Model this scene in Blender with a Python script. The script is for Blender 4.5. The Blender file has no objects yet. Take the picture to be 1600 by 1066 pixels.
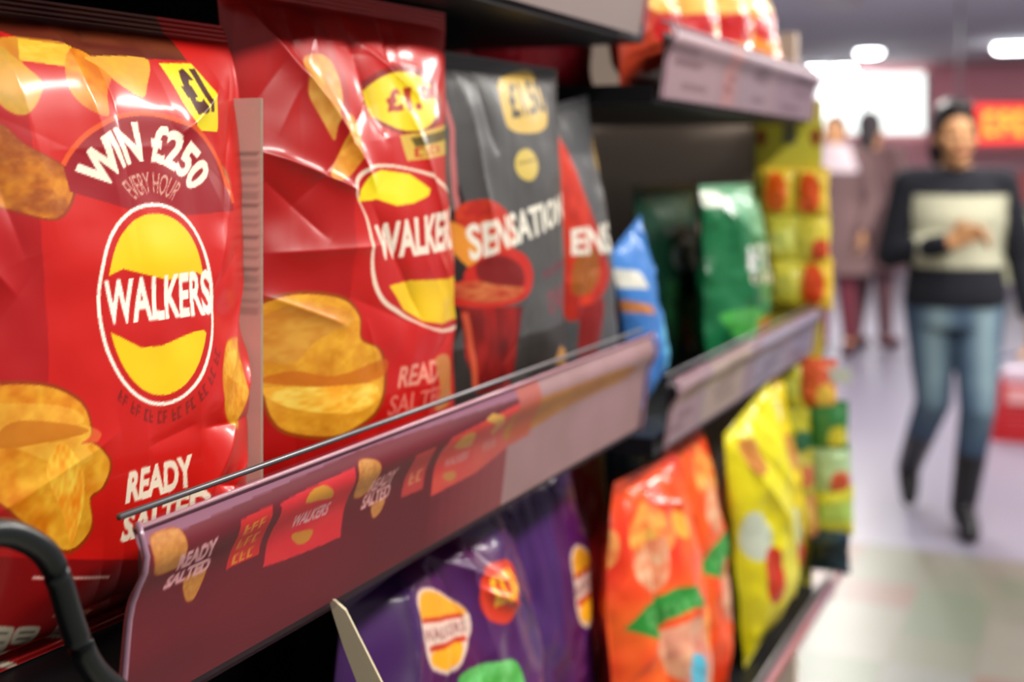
import bpy, bmesh, math, random
import numpy as np
from mathutils import Vector, Matrix, noise

# ------------------------------------------------------------------ camera, world, lights, exposure
SC = bpy.context.scene
COL = SC.collection
CAMZ = 1.40
F = 2000.0
TH = math.atan(920 / F)
sT, cT = math.sin(TH), math.cos(TH)
HOR = 258.0
CAM = Vector((0, 0, CAMZ))
cd = bpy.data.cameras.new('camera')
cam = bpy.data.objects.new('camera', cd)
COL.objects.link(cam)
cam.location = CAM
cam.rotation_euler = (math.pi / 2, 0, TH)
cd.sensor_width = 36
cd.lens = F / 1600 * 36
cd.shift_y = -(533 - HOR) / 1600
cd.clip_start = .02
cd.clip_end = 100
cd.dof.use_dof = True
cd.dof.focus_distance = .69
cd.dof.aperture_fstop = 4.8
SC.camera = cam
SC.view_settings.view_transform = 'Standard'
SC.view_settings.look = 'None'
SC.view_settings.gamma = 1
SC.view_settings.use_curve_mapping = False
SC.view_settings.exposure = 0.0
W = bpy.data.worlds.new('world')
SC.world = W
W.use_nodes = True
W.node_tree.nodes['Background'].inputs[0].default_value = (.68, .68, .70, 1)
W.node_tree.nodes['Background'].inputs[1].default_value = .33


def area(name, loc, sx, sy, power, rot=(0, 0, 0), color=(1, .97, .92)):
    ld = bpy.data.lights.new(name, 'AREA')
    ld.shape = 'RECTANGLE'
    ld.size = sx
    ld.size_y = sy
    ld.energy = power
    ld.color = color
    o = bpy.data.objects.new(name, ld)
    COL.objects.link(o)
    o.location = loc
    o.rotation_euler = rot
    return o


# ceiling battens over the aisle (a fixture is built round each further down)
BATTENS = [(1.15, .3), (1.05, 2.4), (-.1, 4.0), (.9, 5.2), (-1.6, 7.0), (.6, 9.0), (-2.2, 11.5)]  # the one just before the woman is added to light her face
for bx_, by_ in BATTENS:
    area('batten_light', (bx_, by_, 2.83), .28, 1.5, (54 if by_ == 4.0 else 78) if by_ < 6 else 130, color=(1, .96, .9))

# ------------------------------------------------------------------ helpers


def ray(px, py):
    u = (px - 800) / F
    v = (HOR - py) / F
    return Vector((-sT + u * cT, cT + u * sT, v))


def onX(px, py, X):
    d = ray(px, py)
    return CAM + d * (X / d.x)


def onY(px, py, Y):
    d = ray(px, py)
    return CAM + d * (Y / d.y)


def onZ(px, py, z=0):
    d = ray(px, py)
    return CAM + d * ((z - CAMZ) / d.z)


def onD(px, py, D):
    return CAM + ray(px, py) * D


def lin(c):
    c = np.asarray(c, dtype=float)
    return np.where(c <= .04045, c / 12.92, ((c + .055) / 1.055) ** 2.4)


def rgb(r, g, b):
    return tuple(float(x) for x in lin(np.array([r, g, b]) / 255.0))


MATS = {}


def mat(name, col=(128, 128, 128), rough=.5, metal=0, spec=.5, coat=0, emit=0, emitcol=None, attr=None, bump=0, bscale=60, trans=0, noise_amt=0, nscale=8, coat_rough=.08):
    if name in MATS:
        return MATS[name]
    m = bpy.data.materials.new(name)
    m.use_nodes = True
    nt = m.node_tree
    b = nt.nodes['Principled BSDF']
    b.inputs['Base Color'].default_value = (*rgb(*col), 1)
    b.inputs['Roughness'].default_value = rough
    b.inputs['Metallic'].default_value = metal
    b.inputs['Specular IOR Level'].default_value = spec
    b.inputs['Coat Weight'].default_value = coat
    b.inputs['Coat Roughness'].default_value = coat_rough
    b.inputs['Transmission Weight'].default_value = trans
    src = None
    if attr:
        a = nt.nodes.new('ShaderNodeAttribute')
        a.attribute_name = attr
        src = a.outputs['Color']
        nt.links.new(src, b.inputs['Base Color'])
    if noise_amt:
        tc = nt.nodes.new('ShaderNodeTexCoord')
        n = nt.nodes.new('ShaderNodeTexNoise')
        n.inputs['Scale'].default_value = nscale
        n.inputs['Detail'].default_value = 4
        nt.links.new(tc.outputs['Object'], n.inputs['Vector'])
        mx = nt.nodes.new('ShaderNodeMix')
        mx.data_type = 'RGBA'
        mx.blend_type = 'MULTIPLY'
        mx.inputs[0].default_value = noise_amt
        if src:
            nt.links.new(src, mx.inputs[6])
        else:
            mx.inputs[6].default_value = (*rgb(*col), 1)
        nt.links.new(n.outputs['Fac'], mx.inputs[7])
        nt.links.new(mx.outputs[2], b.inputs['Base Color'])
    if emit:
        b.inputs['Emission Color'].default_value = (*rgb(*(emitcol or col)), 1)
        b.inputs['Emission Strength'].default_value = emit
        if attr:
            nt.links.new(src, b.inputs['Emission Color'])
    if bump:
        tc = nt.nodes.new('ShaderNodeTexCoord')
        n = nt.nodes.new('ShaderNodeTexNoise')
        n.inputs['Scale'].default_value = bscale
        nt.links.new(tc.outputs['Object'], n.inputs['Vector'])
        bp = nt.nodes.new('ShaderNodeBump')
        bp.inputs['Strength'].default_value = bump
        bp.inputs['Distance'].default_value = .004
        nt.links.new(n.outputs['Fac'], bp.inputs['Height'])
        nt.links.new(bp.outputs[0], b.inputs['Normal'])
    MATS[name] = m
    return m


def tag(o, label=None, cat=None, group=None, kind=None):
    if label:
        o['label'] = label
    if cat:
        o['category'] = cat
    if group:
        o['group'] = group
    if kind:
        o['kind'] = kind
    return o


def empty(name, loc, label, cat, group=None, rot=(0, 0, 0)):
    o = bpy.data.objects.new(name, None)
    o.empty_display_size = .05
    COL.objects.link(o)
    o.location = loc
    o.rotation_euler = rot
    return tag(o, label, cat, group)


def link_mesh(name, me, m, parent=None, smooth=True):
    o = bpy.data.objects.new(name, me)
    COL.objects.link(o)
    for x in (m if isinstance(m, (list, tuple)) else [m]):
        me.materials.append(x)
    if smooth:
        me.polygons.foreach_set('use_smooth', [True] * len(me.polygons))
    if parent:
        o.parent = parent
    return o


def obj(name, bm, m, parent=None, smooth=False):
    me = bpy.data.meshes.new(name)
    bmesh.ops.recalc_face_normals(bm, faces=bm.faces[:])
    bm.to_mesh(me)
    bm.free()
    return link_mesh(name, me, m, parent, smooth)


def add_box(bm, x0, x1, y0, y1, z0, z1, bev=0):
    r = bmesh.ops.create_cube(bm, size=1)
    vs = r['verts']
    for v in vs:
        v.co = Vector(((x0 + x1) / 2 + v.co.x * (x1 - x0), (y0 + y1) / 2 + v.co.y * (y1 - y0), (z0 + z1) / 2 + v.co.z * (z1 - z0)))
    if bev:
        es = {e for v in vs for e in v.link_edges}
        bmesh.ops.bevel(bm, geom=list(es), offset=bev, segments=2, affect='EDGES')
    return bm


def box(name, x0, x1, y0, y1, z0, z1, m, parent=None, bev=0):
    bm = bmesh.new()
    add_box(bm, x0, x1, y0, y1, z0, z1, bev)
    return obj(name, bm, m, parent)


def struct(name, *a, **k):
    o = box(name, *a, **k)
    o['kind'] = 'structure'
    return o


def add_tube(bm, pts, r, n=10, caps=True):
    pts = [Vector(p) for p in pts]
    rs = r if isinstance(r, (list, tuple)) else [r] * len(pts)
    rings = []
    up = Vector((0, 0, 1))
    for i, p in enumerate(pts):
        t = (pts[min(i + 1, len(pts) - 1)] - pts[max(i - 1, 0)]).normalized()
        a = t.cross(up if abs(t.z) < .9 else Vector((1, 0, 0))).normalized()
        b = t.cross(a)
        rings.append([bm.verts.new(p + (a * math.cos(q) + b * math.sin(q)) * rs[i]) for q in [2 * math.pi * k / n for k in range(n)]])
    for i in range(len(rings) - 1):
        for k in range(n):
            bm.faces.new((rings[i][k], rings[i][(k + 1) % n], rings[i + 1][(k + 1) % n], rings[i + 1][k]))
    if caps:
        bm.faces.new(rings[0])
        bm.faces.new(rings[-1])
    return bm


def smooth_path(pts, k=6):
    pts = [Vector(p) for p in pts]
    out = []
    for i in range(len(pts) - 1):
        p0, p1, p2, p3 = pts[max(i - 1, 0)], pts[i], pts[i + 1], pts[min(i + 2, len(pts) - 1)]
        for j in range(k):
            t = j / k
            out.append(.5 * ((2 * p1) + (-p0 + p2) * t + (2 * p0 - 5 * p1 + 4 * p2 - p3) * t * t + (-p0 + 3 * p1 - 3 * p2 + p3) * t ** 3))
    out.append(pts[-1])
    return out


# ------------------------------------------------------------------ printed artwork (rasterised into a mesh colour attribute)
def vnoise(ny, nx, cells, seed):
    rs = np.random.RandomState(seed)
    cy, cx = cells
    g = rs.rand(cy + 2, cx + 2)
    y = np.linspace(0, cy, ny)[:, None]
    x = np.linspace(0, cx, nx)[None, :]
    iy, ix = np.floor(y).astype(int), np.floor(x).astype(int)
    fy, fx = y - iy, x - ix
    fy, fx = fy * fy * (3 - 2 * fy), fx * fx * (3 - 2 * fx)
    return (g[iy, ix] * (1 - fy) * (1 - fx) + g[iy + 1, ix] * fy * (1 - fx) + g[iy, ix + 1] * (1 - fy) * fx + g[iy + 1, ix + 1] * fy * fx)


_TX = {}


def text_tris(s, bold=.02):
    """triangles of a line of text, normalised to the unit box"""
    if (s, bold) in _TX:
        return _TX[(s, bold)]
    cu = bpy.data.curves.new('t', 'FONT')
    cu.body = s
    cu.offset = bold
    cu.resolution_u = 3
    o = bpy.data.objects.new('t', cu)
    COL.objects.link(o)
    dg = bpy.context.evaluated_depsgraph_get()
    me = bpy.data.meshes.new_from_object(o.evaluated_get(dg))
    me.calc_loop_triangles()
    co = np.array([v.co[:2] for v in me.vertices])
    tr = np.array([t.vertices[:] for t in me.loop_triangles])
    lo, hi = co.min(0), co.max(0)
    if hi[1] - lo[1] < .3:
        hi[1] = lo[1] + .7
    co = (co - lo) / (hi - lo)
    bpy.data.objects.remove(o)
    bpy.data.curves.remove(cu)
    bpy.data.meshes.remove(me)
    _TX[(s, bold)] = co[tr]
    return _TX[(s, bold)]


class Canvas:
    """u,v in [0,1]; v up. tr maps artwork coordinates to (u,v)."""

    def __init__(self, nx, ny, base, tr=None, ss=2):
        self.ss = ss
        self.nx, self.ny = nx, ny
        self.w, self.h = nx * ss, ny * ss
        self.a = np.zeros((self.h, self.w, 3))
        self.a[:] = np.array(base) / 255.0
        self.tr = tr or (lambda x, y: (x, y))

    def _pts(self, pts):
        o = np.array([self.tr(*p) for p in pts], dtype=float)
        return o * np.array([self.w, self.h])

    def mask(self, P):
        lo = np.maximum(np.floor(P.min(0)).astype(int) - 1, 0)
        hi = np.minimum(np.ceil(P.max(0)).astype(int) + 1, [self.w, self.h])
        if hi[0] <= lo[0] or hi[1] <= lo[1]:
            return None
        X, Y = np.meshgrid(np.arange(lo[0], hi[0]) + .5, np.arange(lo[1], hi[1]) + .5)
        ins = np.zeros(X.shape, bool)
        n = len(P)
        for i in range(n):
            x0, y0 = P[i]
            x1, y1 = P[(i + 1) % n]
            if y0 == y1:
                continue
            c = ((y0 > Y) != (y1 > Y)) & (X < (x1 - x0) * (Y - y0) / (y1 - y0) + x0)
            ins ^= c
        return lo, hi, ins

    def poly(self, pts, col, alpha=1, col2=None, nz=None, seed=0):
        r = self.mask(self._pts(pts))
        if r is None:
            return
        lo, hi, ins = r
        v = self.a[lo[1]:hi[1], lo[0]:hi[0]]
        c = np.array(col) / 255.0
        if col2 is not None:
            k = nz or (5, 5)
            f = vnoise(v.shape[0], v.shape[1], k, seed) * .6 + vnoise(v.shape[0], v.shape[1], (k[0] * 3, k[1] * 3), seed + 7) * .4
            f = np.clip((f - .5) * 1.9 + .5, 0, 1)[..., None]
            c = c * (1 - f) + np.array(col2) / 255.0 * f
            c = c[ins]
        v[ins] = v[ins] * (1 - alpha) + c * alpha

    def smooth(self, pts, col, k=5, **kw):
        pts = list(pts)
        n = len(pts)
        out = []
        for i in range(n):
            p = [np.array(pts[(i + j) % n], float) for j in (-1, 0, 1, 2)]
            for j in range(k):
                t = j / k
                out.append(tuple(.5 * (2 * p[1] + (-p[0] + p[2]) * t + (2 * p[0] - 5 * p[1] + 4 * p[2] - p[3]) * t * t + (-p[0] + 3 * p[1] - 3 * p[2] + p[3]) * t ** 3)))
        self.poly(out, col, **kw)

    def ell(self, cx, cy, rx, ry, col, rot=0, **kw):
        c, s = math.cos(rot), math.sin(rot)
        self.poly([(cx + rx * math.cos(q) * c - ry * math.sin(q) * s, cy + rx * math.cos(q) * s + ry * math.sin(q) * c) for q in np.linspace(0, 2 * math.pi, 49)[:-1]], col, **kw)

    def line(self, pts, w, col, **kw):
        pts = [np.array(p, float) for p in pts]
        L, R = [], []
        for i, p in enumerate(pts):
            t = pts[min(i + 1, len(pts) - 1)] - pts[max(i - 1, 0)]
            t /= (np.linalg.norm(t) + 1e-9)
            n = np.array([-t[1], t[0]]) * w / 2
            L.append(tuple(p + n))
            R.append(tuple(p - n))
        self.poly(L + R[::-1], col, **kw)

    def tris(self, T, fn, col, alpha=1):
        M = np.zeros((self.h, self.w), bool)
        for t in T:
            P = self._pts([fn(*p) for p in t])
            r = self.mask(P)
            if r is None:
                continue
            lo, hi, ins = r
            M[lo[1]:hi[1], lo[0]:hi[0]] |= ins
        self.a[M] = self.a[M] * (1 - alpha) + np.array(col) / 255.0 * alpha

    def text(self, s, quad, col, bold=.02, alpha=1, shadow=None):
        """quad: TL, TR, BR, BL in artwork coordinates"""
        TL, TR, BR, BL = [np.array(q, float) for q in quad]

        def fn(u, v):
            p = (BL * (1 - u) + BR * u) * (1 - v) + (TL * (1 - u) + TR * u) * v
            return tuple(p)
        T = text_tris(s, bold)
        if shadow:
            self.tris(T, lambda u, v: tuple(np.array(fn(u, v)) + np.array(shadow[1])), shadow[0])
        self.tris(T, fn, col, alpha)

    def strokes(self, quad, n, col, seed=0, alpha=1):
        """small upright print too blurred to read"""
        TL, TR, BR, BL = [np.array(q, float) for q in quad]
        rs = random.Random(seed)

        def fn(u, v):
            return tuple((BL * (1 - u) + BR * u) * (1 - v) + (TL * (1 - u) + TR * u) * v)
        for i in range(n):
            a, b = (i + .12) / n, (i + .12 + rs.uniform(.25, .4)) / n
            self.poly([fn(a, 0), fn(b, 0), fn(b, 1), fn(a, 1)], col, alpha=alpha)
            c, d = b, (i + .88) / n
            for y in rs.sample([0, .4, .8], 2):
                self.poly([fn(c, y), fn(d, y), fn(d, y + .2), fn(c, y + .2)], col, alpha=alpha)

    def result(self):
        s = self.ss
        a = self.a.reshape(self.ny, s, self.nx, s, 3).mean((1, 3))
        return lin(np.clip(a, 0, 1))


def grid_mesh(name, P, colors=None, m=None, parent=None, closed_u=False):
    """P: (ny,nx,3) positions"""
    ny, nx = P.shape[:2]
    me = bpy.data.meshes.new(name)
    idx = np.arange(ny * nx).reshape(ny, nx)
    a, b, c, d = idx[:-1, :-1], idx[:-1, 1:], idx[1:, 1:], idx[1:, :-1]
    Q = np.stack([a, b, c, d], -1).reshape(-1, 4)
    me.vertices.add(ny * nx)
    me.vertices.foreach_set('co', P.reshape(-1).astype(np.float32))
    me.loops.add(len(Q) * 4)
    me.polygons.add(len(Q))
    me.loops.foreach_set('vertex_index', Q.reshape(-1).astype(np.int32))
    me.polygons.foreach_set('loop_start', np.arange(0, len(Q) * 4, 4, dtype=np.int32))
    me.polygons.foreach_set('loop_total', np.full(len(Q), 4, dtype=np.int32))
    me.update(calc_edges=True)
    if colors is not None:
        at = me.color_attributes.new('print', 'FLOAT_COLOR', 'POINT')
        cc = np.ones((ny * nx, 4), np.float32)
        cc[:, :3] = colors.reshape(-1, 3)
        at.data.foreach_set('color', cc.reshape(-1))
    return link_mesh(name, me, m, parent)


FOIL = mat('printed_foil', rough=.36, spec=.38, coat=.42, attr='print', coat_rough=.13)
FOILM = mat('printed_matt_foil', rough=.42, spec=.4, coat=.2, attr='print', coat_rough=.25)
INSIDE = mat('silver_foil', (150, 150, 152), rough=.3, metal=.9)


# ------------------------------------------------------------------ crisp bags
class Bag:
    def __init__(self, foot, width, height, thick, label, cat='crisp packet', group=None, yaw=0, lean=0, tilt=0, res=(90, 120), base=(180, 20, 18), seed=1, foil=None,
                 creases=(), bulge=0, pinch=.05, crumple=1.0, name='crisp_packet', sealcol=None, top=.035, slump=0.0, taper=0.0):
        self.W, self.H, self.T = width, height, thick
        self.taper = taper
        foot = Vector(foot) + Vector((0, 0, abs(math.sin(tilt)) * width * .48))
        self.res = res
        self.seed, self.creases, self.pinch, self.crumple, self.foil = seed, creases, pinch, crumple, foil or FOIL
        self.top = top
        self.slump = slump
        self.root = empty(name, foot, label, cat, group)
        self.root.rotation_mode = 'XYZ'
        R = Matrix.Rotation(math.pi / 2 + yaw, 4, 'Z') @ Matrix.Rotation(tilt, 4, 'Y') @ Matrix.Rotation(-lean, 4, 'X')
        self.root.rotation_euler = R.to_euler()
        self.M = Matrix.Translation(Vector(foot)) @ R
        self.Mi = self.M.inverted()
        self.base = base
        self.cv = Canvas(res[0], res[1], base, tr=self.px2uv)
        self.sealcol = sealcol or base

    def px2uv(self, px, py):
        o = self.Mi @ CAM
        d = self.Mi.to_3x3() @ ray(px, py)
        k = (-self.T * .42 - o.y) / d.y
        p = o + d * k
        return p.x / self.W + .5, p.z / self.H

    def surf(self, side):
        nx, ny = self.res
        s = np.linspace(-1, 1, nx)[None, :].repeat(ny, 0)
        t = np.linspace(0, 1, ny)[:, None].repeat(nx, 1)
        ts = self.top
        tt = np.clip((t - ts * .8) / (1 - ts * 1.8), 0, 1)
        # bottom fills out more quickly than the top
        q = np.power(tt, .8)
        env = np.power(np.clip(1 - np.abs(2 * q - 1) ** 2.3, 0, 1), .62)
        cross = np.power(np.clip(1 - np.abs(s) ** 2.3, 0, 1), .68)
        d = self.T / 2 * env * cross
        rs = np.random.RandomState(self.seed * 13 + (0 if side > 0 else 5))
        # pleats running out of both seals
        C = self.crumple
        for end, ln in ((tt, .10), (1 - tt, .15)):
            fold = np.zeros_like(s)
            for k in range(7):
                c0, w0, a0, sl = rs.uniform(-.95, .95), rs.uniform(.04, .12), rs.uniform(.3, 1), rs.uniform(-.6, .6)
                fold += a0 * np.exp(-np.abs(s - c0 - sl * end) / w0) * (1 if k % 2 else -1)
            d += C * .006 * fold * np.exp(-end / ln) * np.clip(end * 30, 0, 1) * cross ** .3
        # random creases
        asp = self.H / self.W
        cr = list(self.creases)
        for k in range(int(11 * C)):
            x, y, an, L = rs.uniform(-.9, .9), rs.uniform(.06, .96), rs.uniform(0, math.pi), rs.uniform(.15, .5)
            cr.append((x - math.cos(an) * L, y - math.sin(an) * L / 2 / asp, x + math.cos(an) * L, y + math.sin(an) * L / 2 / asp, rs.uniform(.03, .12), rs.uniform(-.0035, .0035)))
        for (x0, y0, x1, y1, w, a) in cr:
            if side < 0:
                x0, x1 = -x0, -x1
            ax, ay, bx, by = x0, y0 * asp * 2, x1, y1 * asp * 2
            px, py = s, t * asp * 2
            dx, dy = bx - ax, by - ay
            u = np.clip(((px - ax) * dx + (py - ay) * dy) / (dx * dx + dy * dy + 1e-9), 0, 1)
            dist = np.hypot(px - ax - u * dx, py - ay - u * dy)
            fall = 1 - np.abs(2 * u - 1) ** 3
            d += a * np.exp(-dist / w) * np.clip(fall + .15, 0, 1) * np.clip(env * 1.6, 0, 1)
        d += C * .005 * (vnoise(ny, nx, (7, 5), self.seed + (3 if side > 0 else 9)) - .5) * env
        d += C * .0022 * (vnoise(ny, nx, (17, 12), self.seed + 30 + side) - .5) * env
        d = np.maximum(d, .0004)
        wob = 1 - self.pinch * env * (1 + .5 * np.sin(t * 9 + self.seed)) + .012 * np.sin(t * 23 + self.seed * 2) * env
        X = s * self.W / 2 * wob * (1 - self.taper * np.clip((t - .62) / .38, 0, 1) ** 2)
        Z = t * self.H
        # the head of the bag nods over
        Yn = np.zeros_like(X)
        if self.slump:
            k = np.clip((t - .8) / .2, 0, 1) ** 2
            Yn = self.slump * k * self.H * .2
            Z = Z - abs(self.slump) * k * self.H * .03
        Y = -d * side + Yn
        # seal crimps
        cm = (t < ts) | (t > 1 - ts)
        Y = Y + np.where(cm, .0006 * np.sin(t * self.H / .0016 * math.pi), 0)
        return np.stack([X, Y, Z], -1)

    def finish(self):
        col = self.cv.result()
        f, b = self.surf(1), self.surf(-1)
        ny, nx = f.shape[:2]
        k = max(2, int(ny * self.top))
        fr = np.concatenate([f, b[:, ::-1]], 1)
        bc = np.tile(lin(np.array(self.base) / 255.0 * .92), (ny, nx, 1))
        cc = np.concatenate([col, bc], 1)
        # close the seam
        fr = np.concatenate([fr, fr[:, :1]], 1)
        cc = np.concatenate([cc, cc[:, :1]], 1)
        grid_mesh('bag_body', fr[k:-k], cc[k:-k], self.foil, self.root)
        grid_mesh('bottom_seal', fr[:k + 1], cc[:k + 1], self.foil, self.root)
        grid_mesh('top_seal', fr[-k - 1:], cc[-k - 1:], self.foil, self.root)
        return self.root


def crisp(cv, pts, seed=0, c1=(238, 172, 48), c2=(206, 124, 14), edge=(196, 98, 10), hi=True):
    cv.smooth(pts, edge)
    c = np.mean(np.array(pts, float), 0)
    inner = [tuple(c + (np.array(p) - c) * .95) for p in pts]
    cv.smooth(inner, c1, col2=c2, nz=(6, 6), seed=seed)
    cv.smooth(inner, (255, 214, 96), alpha=.16, col2=(150, 70, 6), nz=(14, 12), seed=seed + 3)
    if hi:
        cv.smooth([tuple(c + (np.array(p) - c) * np.array([.75, .35]) + np.array([0, -.18 * (max(q[1] for q in pts) - min(q[1] for q in pts))])) for p in pts], (250, 205, 90), alpha=.35)


def globe_logo(cv, cx, cy, rx, ry, word='WALKERS', rot=0, lw=5, tq=None, white=(248, 240, 225), red=(196, 24, 20), yel=(243, 200, 20), tilt=0):
    """yellow globe crossed by a red ribbon that carries the word"""
    c, s = math.cos(rot), math.sin(rot)

    def T(x, y):
        X, Y = x * rx, y * ry
        return (cx + X * c - Y * s, cy + X * s + Y * c)
    cv.poly([T(math.cos(q) * (1 + lw / rx), math.sin(q) * (1 + lw / ry)) for q in np.linspace(0, 2 * math.pi, 60)], white)
    # little ears of the ribbon that notch the outline
    cv.poly([T(math.cos(q), math.sin(q)) for q in np.linspace(0, 2 * math.pi, 60)], red)
    top = [T(.9 * math.cos(q), .93 * math.sin(q)) for q in np.linspace(math.pi * 1.10, math.pi * 1.90, 30)]
    cv.poly(top + [T(.70, -.33), T(.45, -.27), T(.1, -.25), T(-.3, -.31), T(-.6, -.36)], yel)
    bot = [T(.9 * math.cos(q), .93 * math.sin(q)) for q in np.linspace(math.pi * .10, math.pi * .90, 30)]
    cv.poly(bot + [T(-.62, .36), T(-.35, .44), T(0, .42), T(.35, .34), T(.62, .28), T(.8, .26)], yel)
    if word:
        q = tq or [T(-.88, -.17), T(.9, -.2), T(.9, .22), T(-.88, .25)]
        cv.text(word, q, white, bold=.035)


# ------------------------------------------------------------------ building shell
A = .42                      # distance of the shelf fronts from the lens, sideways
XB = -.92                    # back panel


def floor_mat():
    m = bpy.data.materials.new('speckled_floor_tiles')
    m.use_nodes = True
    nt = m.node_tree
    b = nt.nodes['Principled BSDF']
    tc = nt.nodes.new('ShaderNodeTexCoord')
    mp = nt.nodes.new('ShaderNodeMapping')
    mp.inputs['Scale'].default_value = (1 / .235, 1 / .235, 1)
    mp.inputs['Location'].default_value = (.35, .2, 0)
    nt.links.new(tc.outputs['Object'], mp.inputs[0])
    fl = nt.nodes.new('ShaderNodeVectorMath')
    fl.operation = 'FLOOR'
    nt.links.new(mp.outputs[0], fl.inputs[0])
    wn = nt.nodes.new('ShaderNodeTexWhiteNoise')
    wn.noise_dimensions = '2D'
    nt.links.new(fl.outputs[0], wn.inputs['Vector'])
    cr = nt.nodes.new('ShaderNodeValToRGB')
    cr.color_ramp.interpolation = 'CONSTANT'
    cols = [(0, (102, 102, 89)), (.22, (106, 106, 101)), (.45, (112, 86, 78)), (.56, (94, 101, 85)), (.76, (102, 86, 68)), (.88, (110, 107, 97))]
    el = cr.color_ramp.elements
    el[0].position = 0
    el[0].color = (*rgb(*cols[0][1]), 1)
    el[1].position = cols[1][0]
    el[1].color = (*rgb(*cols[1][1]), 1)
    for p, c in cols[2:]:
        e = el.new(p)
        e.color = (*rgb(*c), 1)
    nt.links.new(wn.outputs['Value'], cr.inputs[0])
    # grout
    fr = nt.nodes.new('ShaderNodeVectorMath')
    fr.operation = 'FRACTION'
    nt.links.new(mp.outputs[0], fr.inputs[0])
    sx = nt.nodes.new('ShaderNodeSeparateXYZ')
    nt.links.new(fr.outputs[0], sx.inputs[0])
    mn = nt.nodes.new('ShaderNodeMath')
    mn.operation = 'MINIMUM'
    nt.links.new(sx.outputs[0], mn.inputs[0])
    nt.links.new(sx.outputs[1], mn.inputs[1])
    lt = nt.nodes.new('ShaderNodeMath')
    lt.operation = 'LESS_THAN'
    lt.inputs[1].default_value = .025
    nt.links.new(mn.outputs[0], lt.inputs[0])
    mx = nt.nodes.new('ShaderNodeMix')
    mx.data_type = 'RGBA'
    nt.links.new(lt.outputs[0], mx.inputs[0])
    nt.links.new(cr.outputs[0], mx.inputs[6])
    mx.inputs[7].default_value = (*rgb(104, 97, 88), 1)
    # beyond the tiles the floor's grey-lilac sheen is painted as flat colour
    so = nt.nodes.new('ShaderNodeSeparateXYZ')
    nt.links.new(tc.outputs['Object'], so.inputs[0])
    gt = nt.nodes.new('ShaderNodeMath')
    gt.operation = 'GREATER_THAN'
    gt.inputs[1].default_value = 4.85
    nt.links.new(so.outputs[1], gt.inputs[0])
    m2 = nt.nodes.new('ShaderNodeMix')
    m2.data_type = 'RGBA'
    nt.links.new(gt.outputs[0], m2.inputs[0])
    nt.links.new(mx.outputs[2], m2.inputs[6])
    m2.inputs[7].default_value = (*rgb(126, 122, 138), 1)
    nt.links.new(m2.outputs[2], b.inputs['Base Color'])
    b.inputs['Roughness'].default_value = .33
    return m


struct('floor', -8, 5, -1.5, 20.5, -.1, 0, floor_mat())
struct('ceiling', -8, 5, -1.5, 20.5, 2.95, 3.05, mat('ceiling_paint', (226, 226, 232), rough=.8))
struct('wall_back', -8, 5, 20.3, 20.5, 0, 2.95, mat('back_wall_paint', (224, 160, 166), rough=.7))


# ------------------------------------------------------------------ shelving
DARK = mat('black_shelf_steel', (16, 16, 20), rough=.45, spec=.4)
DARKB = mat('dark_back_panel', (22, 20, 24), rough=.7)
BEIGE = mat('beige_panel', (232, 210, 192), rough=.6, noise_amt=.3, nscale=3)
GREYW = mat('grey_edge_wire', (120, 118, 122), rough=.35, metal=.6)

Y0, Y1, Y2, Y3 = -.55, 1.285, 1.297, 2.092
unit1 = empty('shelving_unit', (-.67, .35, 0), 'black steel shelving unit holding the big red crisp bags, nearest the viewer', 'shelving')
box('back_panel', XB - .02 + .67, XB + .67, Y0 - .35, Y1 - .35, 0, 2.1, DARKB, unit1)
box('upright', XB + .67, XB + .06 + .67, Y1 - .018 - .35, Y1 - .35, 0, 2.1, DARK, unit1)
box('plinth', XB + .67, -.46 + .67, Y0 - .35, Y1 - .35, 0, .14, DARK, unit1)
unit2 = empty('shelving_unit', (-.67, 1.71, 0), 'far shelving unit with a beige end panel, holding green packets', 'shelving')
box('back_panel', XB - .02 + .67, XB + .67, Y2 - 1.71, Y3 - 1.71, 0, 2.1, DARKB, unit2)
box('end_panel', XB + .67, -.46 + .67, Y3 + .034 - 1.71, Y3 + .054 - 1.71, 0, 1.62, BEIGE, unit2)
box('plinth', XB + .67, -.46 + .67, Y2 - 1.71, Y3 - 1.71, 0, .14, DARK, unit2)


def rail_surface(x0, ztop, zbot, ya, yb, nu, nv, prof):
    """prof(v)->dx, v 0 at bottom, 1 at top"""
    v = np.linspace(0, 1, nv)
    dx = np.array([prof(q) for q in v])
    z = zbot + (ztop - zbot) * v
    y = np.linspace(ya, yb, nu)
    P = np.zeros((nv, nu, 3))
    P[..., 0] = (x0 + dx)[:, None]
    P[..., 1] = y[None, :]
    P[..., 2] = z[:, None]
    return P


def prof_main(v):
    # rolled shoulder near the top, sweeping back in towards the foot
    return .0085 * math.exp(-((v - .82) / .15) ** 2) - .009 * (1 - v) ** 1.4 + .003


def plastic():
    m = bpy.data.materials.new('clear_rail_plastic')
    m.use_nodes = True
    nt = m.node_tree
    b = nt.nodes['Principled BSDF']
    out = nt.nodes['Material Output']
    b.inputs['Base Color'].default_value = (*rgb(96, 62, 76), 1)
    b.inputs['Roughness'].default_value = .2
    b.inputs['Specular IOR Level'].default_value = .8
    t = nt.nodes.new('ShaderNodeBsdfTransparent')
    t.inputs[0].default_value = (.96, .93, .95, 1)
    mx = nt.nodes.new('ShaderNodeMixShader')
    mx.inputs[0].default_value = .15
    nt.links.new(t.outputs[0], mx.inputs[1])
    nt.links.new(b.outputs[0], mx.inputs[2])
    nt.links.new(mx.outputs[0], out.inputs[0])
    return m


PLAS = plastic()
CARD = mat('printed_card', rough=.55, attr='print')


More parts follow.
